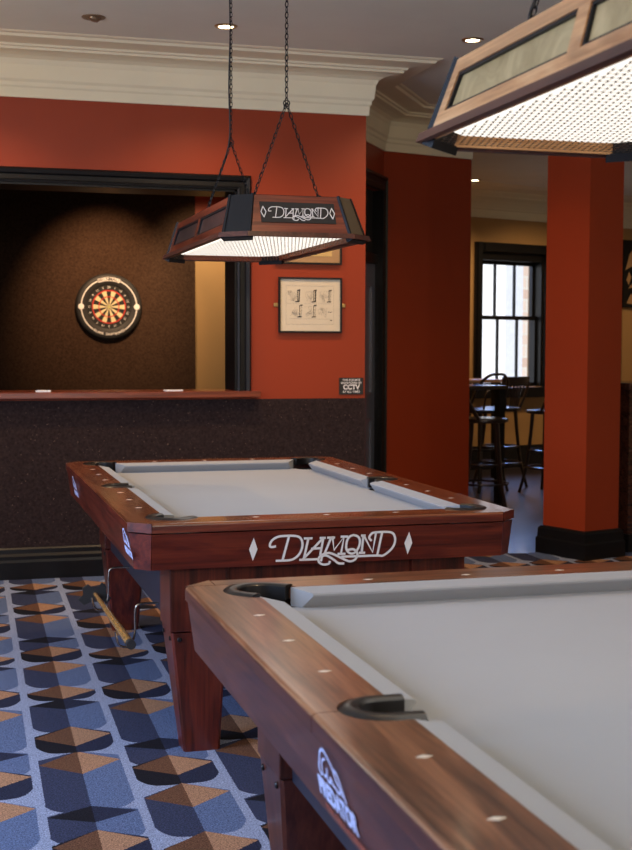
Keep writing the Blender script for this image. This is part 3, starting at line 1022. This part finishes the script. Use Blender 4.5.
def logos_near(root):
    M = apron_M('side', pos=1.835 - 1.920, h=-0.002)
    bm = bmesh.new(); predator_emblem(bm, M @ Matrix.Translation((0.0, 0.002, 0)), 0.0112)
    text_bm(bm, 'PREDATOR', 0.043, M @ Matrix.Translation((0.006, -0.017, 0)), bold=0.0018, shear=0.15, squash=0.90)
    obj('emblem', bm, 'blue_print', root)
    bm = bmesh.new()
    text_bm(bm, 'POOL CUES & ACCESSORIES', 0.015, M @ Matrix.Translation((0.035, -0.046, 0)), bold=0.0003, squash=1.1)
    obj('lettering', bm, 'red_print', root)


TX = 0.750 + HWD
T1Y, T2Y = 4.3205 + HLN, 0.9302 + HLN
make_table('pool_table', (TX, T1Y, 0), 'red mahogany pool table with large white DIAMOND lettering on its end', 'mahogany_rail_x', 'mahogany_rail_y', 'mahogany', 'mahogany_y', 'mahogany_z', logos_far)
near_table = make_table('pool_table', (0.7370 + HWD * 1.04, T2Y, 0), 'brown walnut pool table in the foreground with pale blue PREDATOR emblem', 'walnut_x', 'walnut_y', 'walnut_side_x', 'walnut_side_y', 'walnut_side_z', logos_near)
near_table.scale.x = 1.04

# ================================================================== BILLIARD LAMPS


def chain_bm(bm, a, b, ll=0.024, r=0.0022, w=0.006):
    a = Vector(a); b = Vector(b); d = (b - a); n = max(2, int(d.length / (ll * 0.80))); d.normalize()
    s1 = d.orthogonal().normalized(); s2 = d.cross(s1)
    for i in range(n):
        c = a + (b - a) * ((i + 0.5) / n); sd = s1 if i % 2 else s2
        pts = []
        for k in range(8):
            an = 2 * PI * k / 8
            pts.append(c + d * (ll * 0.5 * math.cos(an)) + sd * (w * math.sin(an)))
        tube(bm, pts, r, 4, closed=True)
    return bm


def hex_grille(bm, x0, x1, y0, y1, z, cell=0.0140, wire=0.0030, st=2.2):
    """honeycomb lattice of thin flat wires"""
    dx = cell; dy = cell * 0.866 * st
    ny = int((y1 - y0) / dy); nx = int((x1 - x0) / dx)
    R = cell / math.sqrt(3)
    h = wire / 2
    for j in range(ny + 1):
        for i in range(nx + 1):
            cx = x0 + i * dx + (dx / 2 if j % 2 else 0); cy = y0 + j * dy
            if cx > x1 or cy > y1: continue
            V = [(cx + R * math.cos(PI / 6 + PI / 3 * k), cy / st + R * math.sin(PI / 6 + PI / 3 * k)) for k in range(6)]
            for k in (0, 1, 2):      # three of six edges, neighbours supply the rest
                p, q = Vector(V[k]), Vector(V[(k + 1) % 6]); d = (q - p).normalized(); n = Vector((-d.y, d.x)) * h
                vs = [bm.verts.new((a.x, a.y * st, z)) for a in (p + n, q + n, q - n, p - n)]
                bm.faces.new(vs)
    return bm


def make_lamp(loc, label, wy, wx, rim_m, glass, sign, chain_top):
    """long tapered billiard light; loc is the centre of its underside"""
    root = empty('billiard_lamp', loc, label, 'pool table light')
    bw, bl, tw, tl, hh = 0.264, 0.69, 0.226, 0.622, 0.146
    c = 0.075
    def corner(w, l, cc): return [(-w, -l + cc), (-w + cc, -l), (w - cc, -l), (w, -l + cc), (w, l - cc), (w - cc, l), (-w + cc, l), (-w, l - cc)]
    lo = corner(bw, bl, c); hi = corner(tw, tl, c * 0.86)
    def face_panel(i, name, mat, z0f=0.0, z1f=1.0):
        j = (i + 1) % 8
        A, B = Vector((*lo[i], 0)), Vector((*lo[j], 0)); D, E = Vector((*hi[i], hh)), Vector((*hi[j], hh))
        return A, B, E, D
    def quadpt(Q, u, v):
        A, B, E, D = Q
        return (A * (1 - u) + B * u) * (1 - v) + (D * (1 - u) + E * u) * v
    def slab(bm, Q, u0, u1, v0, v1, t0, t1):
        A, B, E, D = Q; n = (B - A).cross(D - A).normalized()
        cen = (A + B + E + D) / 4
        if n.dot(Vector((cen.x, cen.y, 0))) < 0: n = -n
        P = [quadpt(Q, u, v) for u, v in ((u0, v0), (u1, v0), (u1, v1), (u0, v1))]
        hexa(bm, [p + n * t0 for p in P], [p + n * t1 for p in P])
    # faces: 0 = front-left chamfer,1 = -Y end,2,3 = +X side,5 = +Y end,7 = -X side
    for i, nm, m in ((1, 'end_frame', wx), (5, 'end_frame', wx), (3, 'side_frame', wy), (7, 'side_frame', wy)):
        Q = face_panel(i, nm, m)
        L = (Q[1] - Q[0]).length
        bm = bmesh.new()
        slab(bm, Q, 0, 1, 0.0, 0.30, -0.012, 0.004)
        slab(bm, Q, 0, 1, 0.80, 1.0, -0.012, 0.004)
        e = 0.045 / L
        slab(bm, Q, 0, e, 0.30, 0.80, -0.012, 0.004); slab(bm, Q, 1 - e, 1, 0.30, 0.80, -0.012, 0.004)
        us = [(e, 1 - e)]
        if i in (3, 7):
            us = []
            w3 = (1 - 4 * e) / 2
            a0 = e
            slab(bm, Q, 0.5 - e / 2, 0.5 + e / 2, 0.30, 0.80, -0.012, 0.004)
            us = [(e, 0.5 - e / 2), (0.5 + e / 2, 1 - e)]
        fr = obj(nm, bm, m, root)
        for (u0, u1) in us:
            bm = bmesh.new(); slab(bm, Q, u0, u1, 0.30, 0.80, -0.009, -0.006)
            pan = obj('panel', bm, glass if i in (3, 7) else 'black_satin', fr)
            bm = bmesh.new(); be = 0.007 / L
            slab(bm, Q, u0, u1, 0.30, 0.34, -0.006, 0.001); slab(bm, Q, u0, u1, 0.76, 0.80, -0.006, 0.001)
            slab(bm, Q, u0, u0 + be, 0.34, 0.76, -0.006, 0.001); slab(bm, Q, u1 - be, u1, 0.34, 0.76, -0.006, 0.001)
            obj('beading', bm, 'black_satin', pan)
        if i in (1,) and sign:
            A, B, E, D = Q
            up = ((D + E) / 2 - (A + B) / 2).normalized(); xd = (B - A).normalized()
            n = xd.cross(up)
            ctr = quadpt(Q, 0.5, 0.56)
            Ms = frameM(ctr + n * 0.004, xd, up)
            bm = bmesh.new(); box(bm, -0.140, 0.140, -0.042, 0.042, 0, 0.003, M=Ms)
            sg = obj('sign_plate', bm, 'ink', fr)
            bm = bmesh.new(); diamond_logo(bm, Ms @ Matrix.Translation((0, 0, 0.003)), 0.00178, 0.0031, 0.0006, outline=True, gap=72.5, dh=12.5, dw=5.2)
            obj('sign_lettering', bm, 'white_print', sg)
    # corner covers over the four chamfers
    for i in (0, 2, 4, 6):
        Q = face_panel(i, '', '')
        bm = bmesh.new()
        slab(bm, Q, -0.02, 1.02, -0.03, 1.02, -0.012, 0.005)
        cc = obj('corner_cover', bm, 'bronze_metal' if i == 2 else 'black_satin', root)  # front-right cover: light falling on black is put in as bronze colour
        bm = bmesh.new()
        slab(bm, Q, -0.08, 1.08, -0.10, 0.02, -0.016, 0.008)
        slab(bm, Q, -0.08, 0.02, 0.02, 1.03, -0.008, 0.008); slab(bm, Q, 0.98, 1.08, 0.02, 1.03, -0.008, 0.008)
        obj('cover_edge', bm, 'black_satin', cc)
    # bottom rim, top board
    bm = bmesh.new()
    sweep(bm, [Vector((*p, 0)) for p in lo][::-1], [(-0.008, -0.008), (0.003, 0.010), (-0.020, 0.010), (-0.026, -0.008)][::-1], closed=True)
    obj('bottom_rim', bm, rim_m, root)
    bm = prism(bmesh.new(), hi, hh - 0.012, hh + 0.004)
    obj('top_board', bm, 'black_satin', root)
    # diffuser and honeycomb grille below it
    bm = prism(bmesh.new(), corner(bw - 0.026, bl - 0.026, c * 0.95), 0.016, 0.020)
    obj('diffuser', bm, 'diffuser_glow', root)
    bm = hex_grille(bmesh.new(), -bw + 0.028, bw - 0.028, -bl + 0.045, bl - 0.045, -0.004)
    obj('grille', bm, 'bronze_metal', root)
    tl_ = area('lamp_light', (loc[0], loc[1], loc[2] - 0.008), (0, 0, -1), 0.46, 1.26, 3.2, (1.0, 0.93, 0.83), 166)
    # chains: an inverted V at each end, one chain up to the ceiling
    topz = HC - loc[2]; ap = 2.275 - loc[2] + (0.0)
    for s in (-1, 1):
        y = s * 0.49
        bm = bmesh.new()
        for q in (-1, 1):
            chain_bm(bm, (q * 0.128, y, hh + 0.006), (0, y, ap))
        chain_bm(bm, (0, y, ap), (0, y, topz))
        ch = obj('chain', bm, 'black_metal', root, smooth=True)
        bm = bmesh.new()
        for q in (-1, 1):
            tube(bm, [(q * 0.128 + 0.010 * math.cos(a), y, hh + 0.012 + 0.010 * math.sin(a)) for a in [2 * PI * k / 10 for k in range(10)]], 0.0022, 5, closed=True)
        tube(bm, [(0.012 * math.cos(a), y, ap + 0.012 * math.sin(a)) for a in [2 * PI * k / 10 for k in range(10)]], 0.0025, 5, closed=True)
        obj('hook', bm, 'black_metal', ch)
    y = 0.49
    pts = smooth_path([(-0.10, y + 0.03, hh + 0.004), (-0.09, y + 0.02, hh + 0.10), (-0.03, y, ap - 0.08), (-0.006, y, ap + 0.04), (-0.010, y, ap + 0.25), (-0.004, y, ap + 0.5), (-0.012, y, topz)], 8)
    bm = tube(bmesh.new(), pts, 0.0035, 6)
    obj('power_cord', bm, 'rubber', root, smooth=True)
    return root


make_lamp((TX, 5.265, 1.769), 'red wooden hanging lamp with DIAMOND sign, over the far pool table', 'lamp_wood', 'lamp_wood_x', 'lamp_rim', 'art_glass_dark', True, 0)
make_lamp((0.7287 + HWD, 1.905, 1.793), 'large daylight-paled wooden hanging lamp with honeycomb grille at the top right foreground', 'lamp_oak', 'lamp_wood_daylit_x', 'lamp_rim', 'art_glass_olive', True, 0)

# ================================================================== CUE REST under far table
root = empty('cue_rest', (0.62, 5.1, 0.0), 'wooden cue rest with black bridge head held under the far pool table', 'cue rest')
a = Vector((0.0, -0.52, 0.315)); b = Vector((0.0, 0.60, 0.285))
obj('shaft', tube(bmesh.new(), [a, a.lerp(b, 0.5), b], 0.01, 12, rs=[0.016, 0.0135, 0.009]), 'cue_wood', root, smooth=True)
obj('butt_cap', tube(bmesh.new(), [a + Vector((0, -0.03, 0.001)), a + Vector((0, 0.004, 0))], 0.017, 12), 'rubber', root, smooth=True)
bm = bmesh.new()
hp = [(-0.05, -0.045), (-0.075, -0.02), (-0.05, 0.0), (-0.055, 0.03), (-0.03, 0.045), (-0.012, 0.028), (0.012, 0.028), (0.03, 0.05), (0.05, 0.03), (0.045, 0.0), (0.07, -0.02), (0.05, -0.045), (0.02, -0.03), (-0.02, -0.03)]
prism(bm, [(p[0], p[1]) for p in hp], -0.008, 0.008, M=Matrix.Translation(b) @ Matrix.Rotation(PI / 2, 4, 'X'), bev=0.003)
obj('bridge_head', bm, 'rubber', root)
for nm, y, zz in (('bracket', 4.70 - 5.1, 0.312), ('bracket', 5.50 - 5.1, 0.29)):
    pts = smooth_path([(0.13, y, 0.43), (0.05, y, 0.43), (0.035, y, 0.40), (0.034, y, 0.33), (0.02, y, zz - 0.030), (0, y, zz - 0.037), (-0.024, y, zz - 0.028), (-0.034, y, zz), (-0.036, y, zz + 0.02)], 6)
    br = obj(nm, tube(bmesh.new(), pts, 0.0042, 8), 'steel', root, smooth=True)

# ================================================================== DARTBOARD
root = empty('dartboard', (1.62, DY - 0.04, 1.768), 'round dartboard in a black surround with a thin white ring, on the felt backboard', 'dartboard')
MD = frameM((0, 0, 0), (1, 0, 0), (0, 0, 1))   # local z -> -Y (towards room)
bm = bmesh.new()
prof = [(0.224, 0.0), (0.224, 0.045), (0.232, 0.052), (0.30, 0.055), (0.325, 0.048), (0.338, 0.03), (0.340, 0.0)]
seg = 64
R = [[MD @ Vector((r * math.cos(2 * PI * k / seg), r * math.sin(2 * PI * k / seg), z)) for k in range(seg)] for r, z in prof]
V = [[bm.verts.new(p) for p in q] for q in R]
for i in range(len(V)):
    A, B = V[i], V[(i + 1) % len(V)]
    for k in range(seg): bm.faces.new((A[k], A[(k + 1) % seg], B[(k + 1) % seg], B[k]))
sur = obj('surround', bm, 'rubber', root, smooth=True)


def arc_strip(bm, r0, r1, a0, a1, z0, z1, n=24):
    for i in range(n):
        b0 = a0 + (a1 - a0) * i / n; b1 = a0 + (a1 - a0) * (i + 1) / n
        P = [(r0 * math.cos(b0), r0 * math.sin(b0)), (r1 * math.cos(b0), r1 * math.sin(b0)), (r1 * math.cos(b1), r1 * math.sin(b1)), (r0 * math.cos(b1), r0 * math.sin(b1))]
        prism(bm, P, z0, z1, M=MD)


bm = bmesh.new()
for a0, a1 in ((0.09, PI / 2 - 0.42), (PI / 2 + 0.42, PI - 0.09), (PI + 0.09, 1.5 * PI - 0.62), (1.5 * PI + 0.62, 2 * PI - 0.09)):
    arc_strip(bm, 0.276, 0.287, a0, a1, 0.053, 0.0565)
obj('white_ring', bm, 'white_print', sur)
bm = bmesh.new()
for s in (-1, 1): lathe(bm, [(0.030, 0.052), (0.030, 0.058), (0.024, 0.06)], 20, MD @ Matrix.Translation((s * 0.282, 0, 0)))
arc_strip(bm, 0.262, 0.300, PI / 2 - 0.40, PI / 2 + 0.40, 0.053, 0.0565)
obj('white_badge', bm, 'white_print', sur)
bm = bmesh.new()
for i, ch in enumerate('WINMAU'):
    an = PI / 2 + 0.30 - 0.12 * i
    text_bm(bm, ch, 0.046, MD @ Matrix.Rotation(an - PI / 2, 4, 'Z') @ Matrix.Translation((0, 0.280, 0.057)), bold=0.001)
obj('badge_lettering', bm, 'ink', sur)
bm = bmesh.new()
for i, ch in enumerate('BLADE DARTBOARD'):
    an = 1.5 * PI - 0.56 + 0.08 * i
    if ch != ' ': text_bm(bm, ch, 0.030, MD @ Matrix.Rotation(an + PI / 2, 4, 'Z') @ Matrix.Translation((0, -0.280, 0.0565)), bold=0.001)
obj('ring_lettering', bm, 'white_print', sur)
# playing face, one mesh with four sisal colours
bm = bmesh.new()


def ringface(r0, r1, a0, a1, mi, z=0.040):
    n = 3
    for i in range(n):
        b0 = a0 + (a1 - a0) * i / n; b1 = a0 + (a1 - a0) * (i + 1) / n
        P = [(r0 * math.cos(b0), r0 * math.sin(b0)), (r1 * math.cos(b0), r1 * math.sin(b0)), (r1 * math.cos(b1), r1 * math.sin(b1)), (r0 * math.cos(b1), r0 * math.sin(b1))]
        f = bm.faces.new([bm.verts.new(MD @ Vector((*p, z))) for p in P]); f.material_index = mi


for k in range(20):
    a0 = PI / 2 - PI / 20 + k * PI / 10; a1 = a0 + PI / 10
    dark = (k % 2 == 0)
    ringface(0.016, 0.097, a0, a1, 1 if dark else 0); ringface(0.097, 0.107, a0, a1, 2)
    ringface(0.107, 0.160, a0, a1, 1 if dark else 0); ringface(0.160, 0.172, a0, a1, 2)
    ringface(0.172, 0.2255, a0, a1, 1)
    ringface(0.0001, 0.016, a0, a1, 3)
board = obj('board', bm, None, root, mats=['sisal_cream', 'sisal_black', 'sisal_red', 'sisal_green'])
bm = bmesh.new(); lathe(bm, [(0.2245, 0.0), (0.2245, 0.0395)], 48, MD); obj('board_backing', bm, 'sisal_black', board)
bm = bmesh.new()
for k, nn in enumerate((20, 1, 18, 4, 13, 6, 10, 15, 2, 17, 3, 19, 7, 16, 8, 11, 14, 9, 12, 5)):
    an = PI / 2 - k * PI / 10
    text_bm(bm, str(nn), 0.032, MD @ Matrix.Rotation(an - PI / 2, 4, 'Z') @ Matrix.Translation((0, 0.198, 0.041)))
obj('numbers', bm, 'white_print', board)

# ================================================================== PICTURES AND SIGNS


def picture(x0, x1, z0, z1, label, mat_in, fw=0.011):
    r = empty('framed_picture', ((x0 + x1) / 2, W, (z0 + z1) / 2), label, 'picture')
    w, h = (x1 - x0) / 2, (z1 - z0) / 2
    bm = bmesh.new()
    for a, b, c, d in ((-w, w, -h, -h + fw), (-w, w, h - fw, h), (-w, -w + fw, -h + fw, h - fw), (w - fw, w, -h + fw, h - fw)):
        box(bm, a, b, -0.022, 0, c, d)
    obj('frame', bm, 'black_satin', r)
    obj('mount', bx(-w + fw, w - fw, -0.012, 0, -h + fw, h - fw), mat_in, r)
    return r, w, h


pr, w, h = picture(1.977, 2.383, 1.454, 1.795, 'black framed print of six small sketches on cream paper', 'paper')
obj('fixing', bx(-w - 0.028, -w, -0.004, 0, -0.012, 0.012, bev=0.004), 'brass', pr)
obj('fixing', bx(w, w + 0.028, -0.004, 0, -0.012, 0.012, bev=0.004), 'brass', pr)
bm = bmesh.new()
Mp = frameM((0, -0.0125, 0), (1, 0, 0), (0, 0, 1))
x0p, x1p, z0p, z1p = -0.155, 0.150, -0.118, 0.118
for q in ([(x0p, z0p), (x1p, z0p)], [(x0p, z1p), (x1p, z1p)], [(x0p, z0p), (x0p, z1p)], [(x1p, z0p), (x1p, z1p)]):
    ribbon(bm, q, 0.0012, 0.0004, Mp, smooth=False)
random.seed(3)
cells = [(-0.105, 0.055), (0.0, 0.055), (0.098, 0.055), (-0.09, -0.038), (0.0, -0.038), (0.09, -0.04)]
for cx, cz in cells:
    for _ in range(5):
        pts = [(cx + random.uniform(-0.04, 0.02), cz + random.uniform(-0.035, 0.03)) for _ in range(4)]
        ribbon(bm, pts, 0.0012, 0.0004, Mp)
    ribbon(bm, [(cx - 0.045, cz - 0.045), (cx + 0.04, cz - 0.045)], 0.001, 0.0004, Mp, smooth=False)
obj('sketch', bm, 'pencil', pr)
bm = bmesh.new()
for i, (cx, cz) in enumerate(cells[:5]):
    x = cx + 0.022
    ribbon(bm, [(x, cz + 0.035), (x, cz - 0.03)], 0.004, 0.0005, Mp, smooth=False)
    ribbon(bm, [(x + 0.012, cz + 0.035), (x + 0.010, cz - 0.032)], 0.0015 if i > 1 else 0.007, 0.0005, Mp, smooth=False)
    ribbon(bm, [(x - 0.012, cz - 0.035), (x + 0.012, cz - 0.033)], 0.006, 0.0005, Mp, smooth=False)
    ribbon(bm, [(x + 0.002, cz + 0.035), (x + 0.016, cz + 0.038)], 0.007, 0.0005, Mp, smooth=False)
    obj('ink_drawing', bm, 'ink', pr); bm = bmesh.new()
for zz in (0.085, 0.076, 0.067): ribbon(bm, [(-0.145, zz), (-0.122, zz)], 0.002, 0.0004, Mp, smooth=False)
ribbon(bm, [(0.115, -0.045), (0.122, -0.038), (0.130, -0.045), (0.138, -0.038)], 0.002, 0.0005, Mp)
ribbon(bm, [(0.128, -0.093), (0.138, -0.093)], 0.005, 0.0005, Mp, smooth=False)
obj('ink_caption', bm, 'ink', pr)

pr, w, h = picture(1.955, 2.381, 1.876, 2.17, 'tan picture in a dark frame half hidden behind the DIAMOND lamp', 'paper_tan')
obj('artwork', bx(-0.150, 0.150, -0.014, -0.012, -h + 0.050, h - 0.05), 'paper_gold', pr)
bm = bmesh.new()
ribbon(bm, [(0.0, -0.086), (0.02, -0.082), (0.035, -0.084), (0.05, -0.086)], 0.006, 0.0008, frameM((0, -0.0142, 0), (1, 0, 0), (0, 0, 1)))
obj('ink_mark', bm, 'ink', pr)

r = empty('cctv_sign', (2.450, W, 1.1225), 'small black CCTV notice with white words on the red wall', 'sign')
obj('plate', bx(-0.079, 0.079, -0.006, 0, -0.0525, 0.0525), 'ink', r)
Mp = frameM((0, -0.0062, 0), (1, 0, 0), (0, 0, 1))
bm = bmesh.new()
text_bm(bm, 'THIS ROOM IS', 0.0185, Mp @ Matrix.Translation((0, 0.038, 0)), bold=0.0003)
text_bm(bm, 'MONITORED BY', 0.0185, Mp @ Matrix.Translation((0, 0.019, 0)), bold=0.0003)
text_bm(bm, 'CCTV', 0.041, Mp @ Matrix.Translation((0, -0.0075, 0)), bold=0.0018)
text_bm(bm, 'AT ALL TIMES', 0.0185, Mp @ Matrix.Translation((0, -0.036, 0)), bold=0.0003)
obj('lettering', bm, 'white_print', r)

# papers on the ledge
o = obj('folded_paper', prism(bmesh.new(), [(-0.045, -0.03), (0.04, -0.035), (0.05, 0.02), (0.01, 0.035), (-0.03, 0.025)], 0.0, 0.009, bev=0.002), 'chalk_white')
o.location = (0.556, W + 0.03, 1.098); tag(o, 'crumpled white paper on the left end of the wooden ledge', 'paper')
o = obj('folded_paper', bx(-0.055, 0.055, -0.03, 0.03, 0, 0.007, bev=0.001), 'chalk_white')
o.location = (1.33, W + 0.03, 1.098); tag(o, 'flat white paper on the ledge near the opening\'s right side', 'paper')

# ================================================================== CEILING LIGHTS


def downlight(x, y, label, lit=True, power=26, angle=115, d=(0, 0.15, -1), group=None):
    r = empty('ceiling_downlight', (x, y, HC), label, 'ceiling light', group=group)
    bm = bmesh.new(); seg = 32
    prof = [(0.040, -0.002), (0.042, -0.007), (0.058, -0.006), (0.063, -0.001), (0.063, 0.0), (0.040, 0.0)]
    rings = [[bm.verts.new((a * math.cos(2 * PI * k / seg), a * math.sin(2 * PI * k / seg), z)) for k in range(seg)] for a, z in prof]
    for i in range(len(rings)):
        A, B = rings[i], rings[(i + 1) % len(rings)]
        for k in range(seg): bm.faces.new((A[k], A[(k + 1) % seg], B[(k + 1) % seg], B[k]))
    obj('bezel', bm, 'brass' if lit else 'bronze_metal', r, smooth=True)
    bm = lathe(bmesh.new(), [(0.040, -0.0035), (0.038, -0.001)], 24)
    obj('lamp', bm, 'bulb_glow' if lit else 'bronze_metal', r)
    if not lit:
        bm = lathe(bmesh.new(), [(0.012, -0.022), (0.03, -0.016), (0.037, -0.003)], 20, Matrix.Rotation(0.35, 4, 'Y'))
        obj('eyeball', bm, 'bronze_metal', r, smooth=True)
    else:
        s = spot('downlight_or_fill', (x, y, HC - 0.02), d, power, WARM, angle, 0.9, 0.04)
    return r


downlight(1.49, 7.04, 'lit round downlight in the ceiling above the DIAMOND lamp chains', power=75)
downlight(2.89, 6.95, 'lit round downlight in the ceiling left of the daylight-paled wooden lamp', power=75, d=(0, 0.3, -1))
downlight(0.78, 7.05, 'unlit brass eyeball downlight in the ceiling at the upper left', lit=False)
downlight(5.32, 12.69, 'small lit downlight in the ceiling of the far window room', power=60)
# bare spots without fittings, added as warm fill over the room
for x, y, p in ((0.1, 7.0, 70), (1.2, 3.4, 40), (3.2, 3.6, 60), (-0.8, 4.0, 30), (1.9, 6.3, 55)):
    spot('downlight_or_fill', (x, y, HC - 0.03), (0, 0.1, -1), p, WARM, 120, 0.9, 0.04)
# unseen fill points added behind and beside the camera to brighten the ceiling
for x, y, p in ((-1.6, 6.4, 30), (-1.8, -1.5, 75), (1.6, -2.6, 130), (-1.9, 4.9, 30), (5.6, 0.5, 60)):
    l = bpy.data.lights.new('ceiling_fill', 'POINT'); l.energy = p; l.color = (1.0, 0.86, 0.62); l.shadow_soft_size = 0.15
    o = bpy.data.objects.new('ceiling_fill', l); o.location = (x, y, 2.1); COL.objects.link(o)
# darts spot
spot('darts_spotlight', (1.55, 12.0, 3.02), (0.02, 1.0, -0.80), 260, (1.0, 0.62, 0.34), 62, 0.9, 0.03)

spot('darts_downlight', (2.45, 12.5, HC - 0.06), (0.28, 1.0, -1.3), 110, (1.0, 0.74, 0.46), 85, 0.9, 0.04)
for x, y, p in ((6.6, 12.5, 90), (4.6, 11.6, 60), (8.0, 12.9, 40)):  # bare spots added to warm the far room's tan wall
    spot('downlight_or_fill', (x, y, HC - 0.03), (0, 0.25, -1), p, WARM, 130, 0.9, 0.04)


# ================================================================== BAR COUNTER right of the pillar
r = empty('bar_counter', (4.36, 7.72, 0), 'dark wooden bar counter jutting out at the right of the pillar', 'bar counter', TH)
obj('counter_top', bx(-0.03, 1.6, -0.02, 0.42, 1.085, 1.135, bev=0.012), 'bar_wood', r)
obj('front_panel', bx(0.045, 1.6, 0.05, 0.36, 0.12, 1.085), 'bar_wood', r)
obj('plinth', bx(0.035, 1.6, 0.03, 0.38, 0, 0.12), 'black_satin', r)
bm = bmesh.new()
for k in range(4): box(bm, 0.09 + k * 0.4, 0.40 + k * 0.4, 0.035, 0.05, 0.25, 0.98, bev=0.006)
obj('moulding', bm, 'bar_wood', r)
# far picture
fp = empty('framed_picture', far(2.32, -0.0, 2.28), 'bold black and tan picture on the far wall, cut by the right edge', 'picture', TH)
obj('frame', bx(0, 0.9, -0.03, 0, -0.43, 0.38), 'black_satin', fp)
bm = bmesh.new()
Mq = frameM((0, -0.031, 0), (1, 0, 0), (0, 0, 1))
prism(bm, [(0.03, 0.02), (0.10, 0.22), (0.25, 0.34), (0.25, 0.10), (0.12, 0.06)], 0, 0.003, M=Mq)
prism(bm, [(0.05, -0.10), (0.09, 0.0), (0.13, -0.06), (0.09, -0.16)], 0, 0.003, M=Mq)
prism(bm, [(0.06, -0.38), (0.13, -0.26), (0.25, -0.36), (0.25, -0.39)], 0, 0.003, M=Mq)
prism(bm, [(0.08, -0.20), (0.26, -0.17), (0.26, -0.13), (0.15, -0.14)], 0, 0.003, M=Mq)
obj('artwork', bm, 'paper_tan', fp)

# ================================================================== BAR STOOLS AND HIGH TABLES


def stool_base(r):
    bm = lathe(bmesh.new(), [(0.17, 0.745), (0.20, 0.750), (0.205, 0.765), (0.20, 0.780), (0.16, 0.786), (0.05, 0.780)], 28)
    obj('seat', bm, 'stool_wood', r, smooth=True)
    for a in (45, 135, 225, 315):
        t = math.radians(a); c, s = math.cos(t), math.sin(t)
        pts = smooth_path([(0.145 * c, 0.145 * s, 0.75), (0.165 * c, 0.165 * s, 0.52), (0.20 * c, 0.20 * s, 0.25), (0.265 * c, 0.265 * s, 0.0)], 5)
        obj('leg', tube(bmesh.new(), pts, 0.016, 8, rs=[0.019 - 0.005 * i / (len(pts) - 1) for i in range(len(pts))]), 'stool_wood', r, smooth=True)
    for z, rr in ((0.40, 0.175), (0.24, 0.205)):
        obj('foot_ring', tube(bmesh.new(), [(rr * math.cos(2 * PI * k / 24), rr * math.sin(2 * PI * k / 24), z) for k in range(24)], 0.011, 6, closed=True), 'stool_wood', r, smooth=True)


def slat_stool(loc, rz, label):
    r = empty('bar_stool', loc, label, 'bar stool', rz)
    stool_base(r)
    bm = bmesh.new()
    for k in range(-2, 3):
        x = k * 0.030
        tube(bm, smooth_path([(x * 0.9, 0.165, 0.785), (x * 1.1, 0.190, 0.90), (x * 1.9, 0.215, 1.02)], 5), 0.008, 6)
    obj('back_slats', bm, 'stool_wood', r, smooth=True)
    for s in (-1, 1):
        obj('back_post', tube(bmesh.new(), smooth_path([(s * 0.10, 0.15, 0.76), (s * 0.145, 0.185, 0.90), (s * 0.175, 0.215, 1.03)], 5), 0.013, 8), 'stool_wood', r, smooth=True)
    bm = bmesh.new()
    n = 10
    lo, hi = [], []
    for i in range(n + 1):
        x = -0.19 + 0.38 * i / n; y = 0.235 - 0.9 * x * x
        lo.append((x, y)); hi.append((x, y - 0.022))
    prism(bm, lo + hi[::-1], 1.01, 1.085, bev=0.004)
    obj('top_rail', bm, 'stool_wood', r)
    return r


def hoop_stool(loc, rz, label):
    r = empty('bar_stool', loc, label, 'bar stool', rz)
    stool_base(r)
    pts = smooth_path([(-0.19, 0.05, 0.775), (-0.20, 0.12, 0.90), (-0.17, 0.19, 1.04), (-0.09, 0.225, 1.105), (0.0, 0.235, 1.115), (0.09, 0.225, 1.105), (0.17, 0.19, 1.04), (0.20, 0.12, 0.90), (0.19, 0.05, 0.775)], 6)
    obj('back_hoop', tube(bmesh.new(), pts, 0.014, 8), 'stool_wood', r, smooth=True)
    pts = smooth_path([(-0.10, 0.15, 0.78), (-0.10, 0.185, 0.92), (-0.05, 0.205, 1.0), (0, 0.21, 1.02), (0.05, 0.205, 1.0), (0.10, 0.185, 0.92), (0.10, 0.15, 0.78)], 5)
    obj('inner_hoop', tube(bmesh.new(), pts, 0.010, 6), 'stool_wood', r, smooth=True)
    return r


slat_stool((5.24, 11.80, 0), math.radians(205), 'dark bentwood bar stool with slatted back standing below the far window')
hoop_stool((4.90, 11.50, 0), math.radians(200), 'dark bar stool with hooped back, behind the dark high table')
hoop_stool((4.30, 10.02, 0), math.radians(70), 'dark bar stool nearest the camera, almost hidden by the angled red wall')
hoop_stool((5.46, 11.20, 0), math.radians(210), 'dark bar stool with hooped back, partly hidden behind the pillar')


def high_table(loc, label, top, half, legs):
    r = empty('high_table', loc, label, 'high table', TH)
    obj('tabletop', bx(-half, half, -half, half, 1.0, 1.035, bev=0.004), top, r)
    d = half - 0.05
    for s in (-1, 1):
        for t in (-1, 1):
            lo = [Vector((s * d + a, t * d + b, 0)) for a, b in ((-.03, -.03), (.03, -.03), (.03, .03), (-.03, .03))]
            hi = [Vector((s * d + a, t * d + b, 1.0)) for a, b in ((-.035, -.035), (.035, -.035), (.035, .035), (-.035, .035))]
            obj('leg', hexa(bmesh.new(), lo, hi), legs, r)
    return r


high_table((4.32, 10.72, 0), 'dark high table with thick black leg beside the angled red wall', 'table_dark', 0.33, 'black_satin')
high_table((5.25, 12.75, 0), 'high table with pale wooden top against the far window', 'pale_top', 0.28, 'black_satin')

# things of one kind share a group
for key, grp in (('pool_table', 'pool tables in a row'), ('billiard_lamp', 'hanging lamps over the pool tables'), ('bar_stool', 'bar stools in the far room'),
                 ('high_table', 'high tables in the far room'), ('ceiling_downlight', 'downlights in the ceiling'), ('folded_paper', 'papers on the wooden ledge')):
    for o in COL.objects:
        if o.name.split('.')[0] == key and o.parent is None: o['group'] = grp
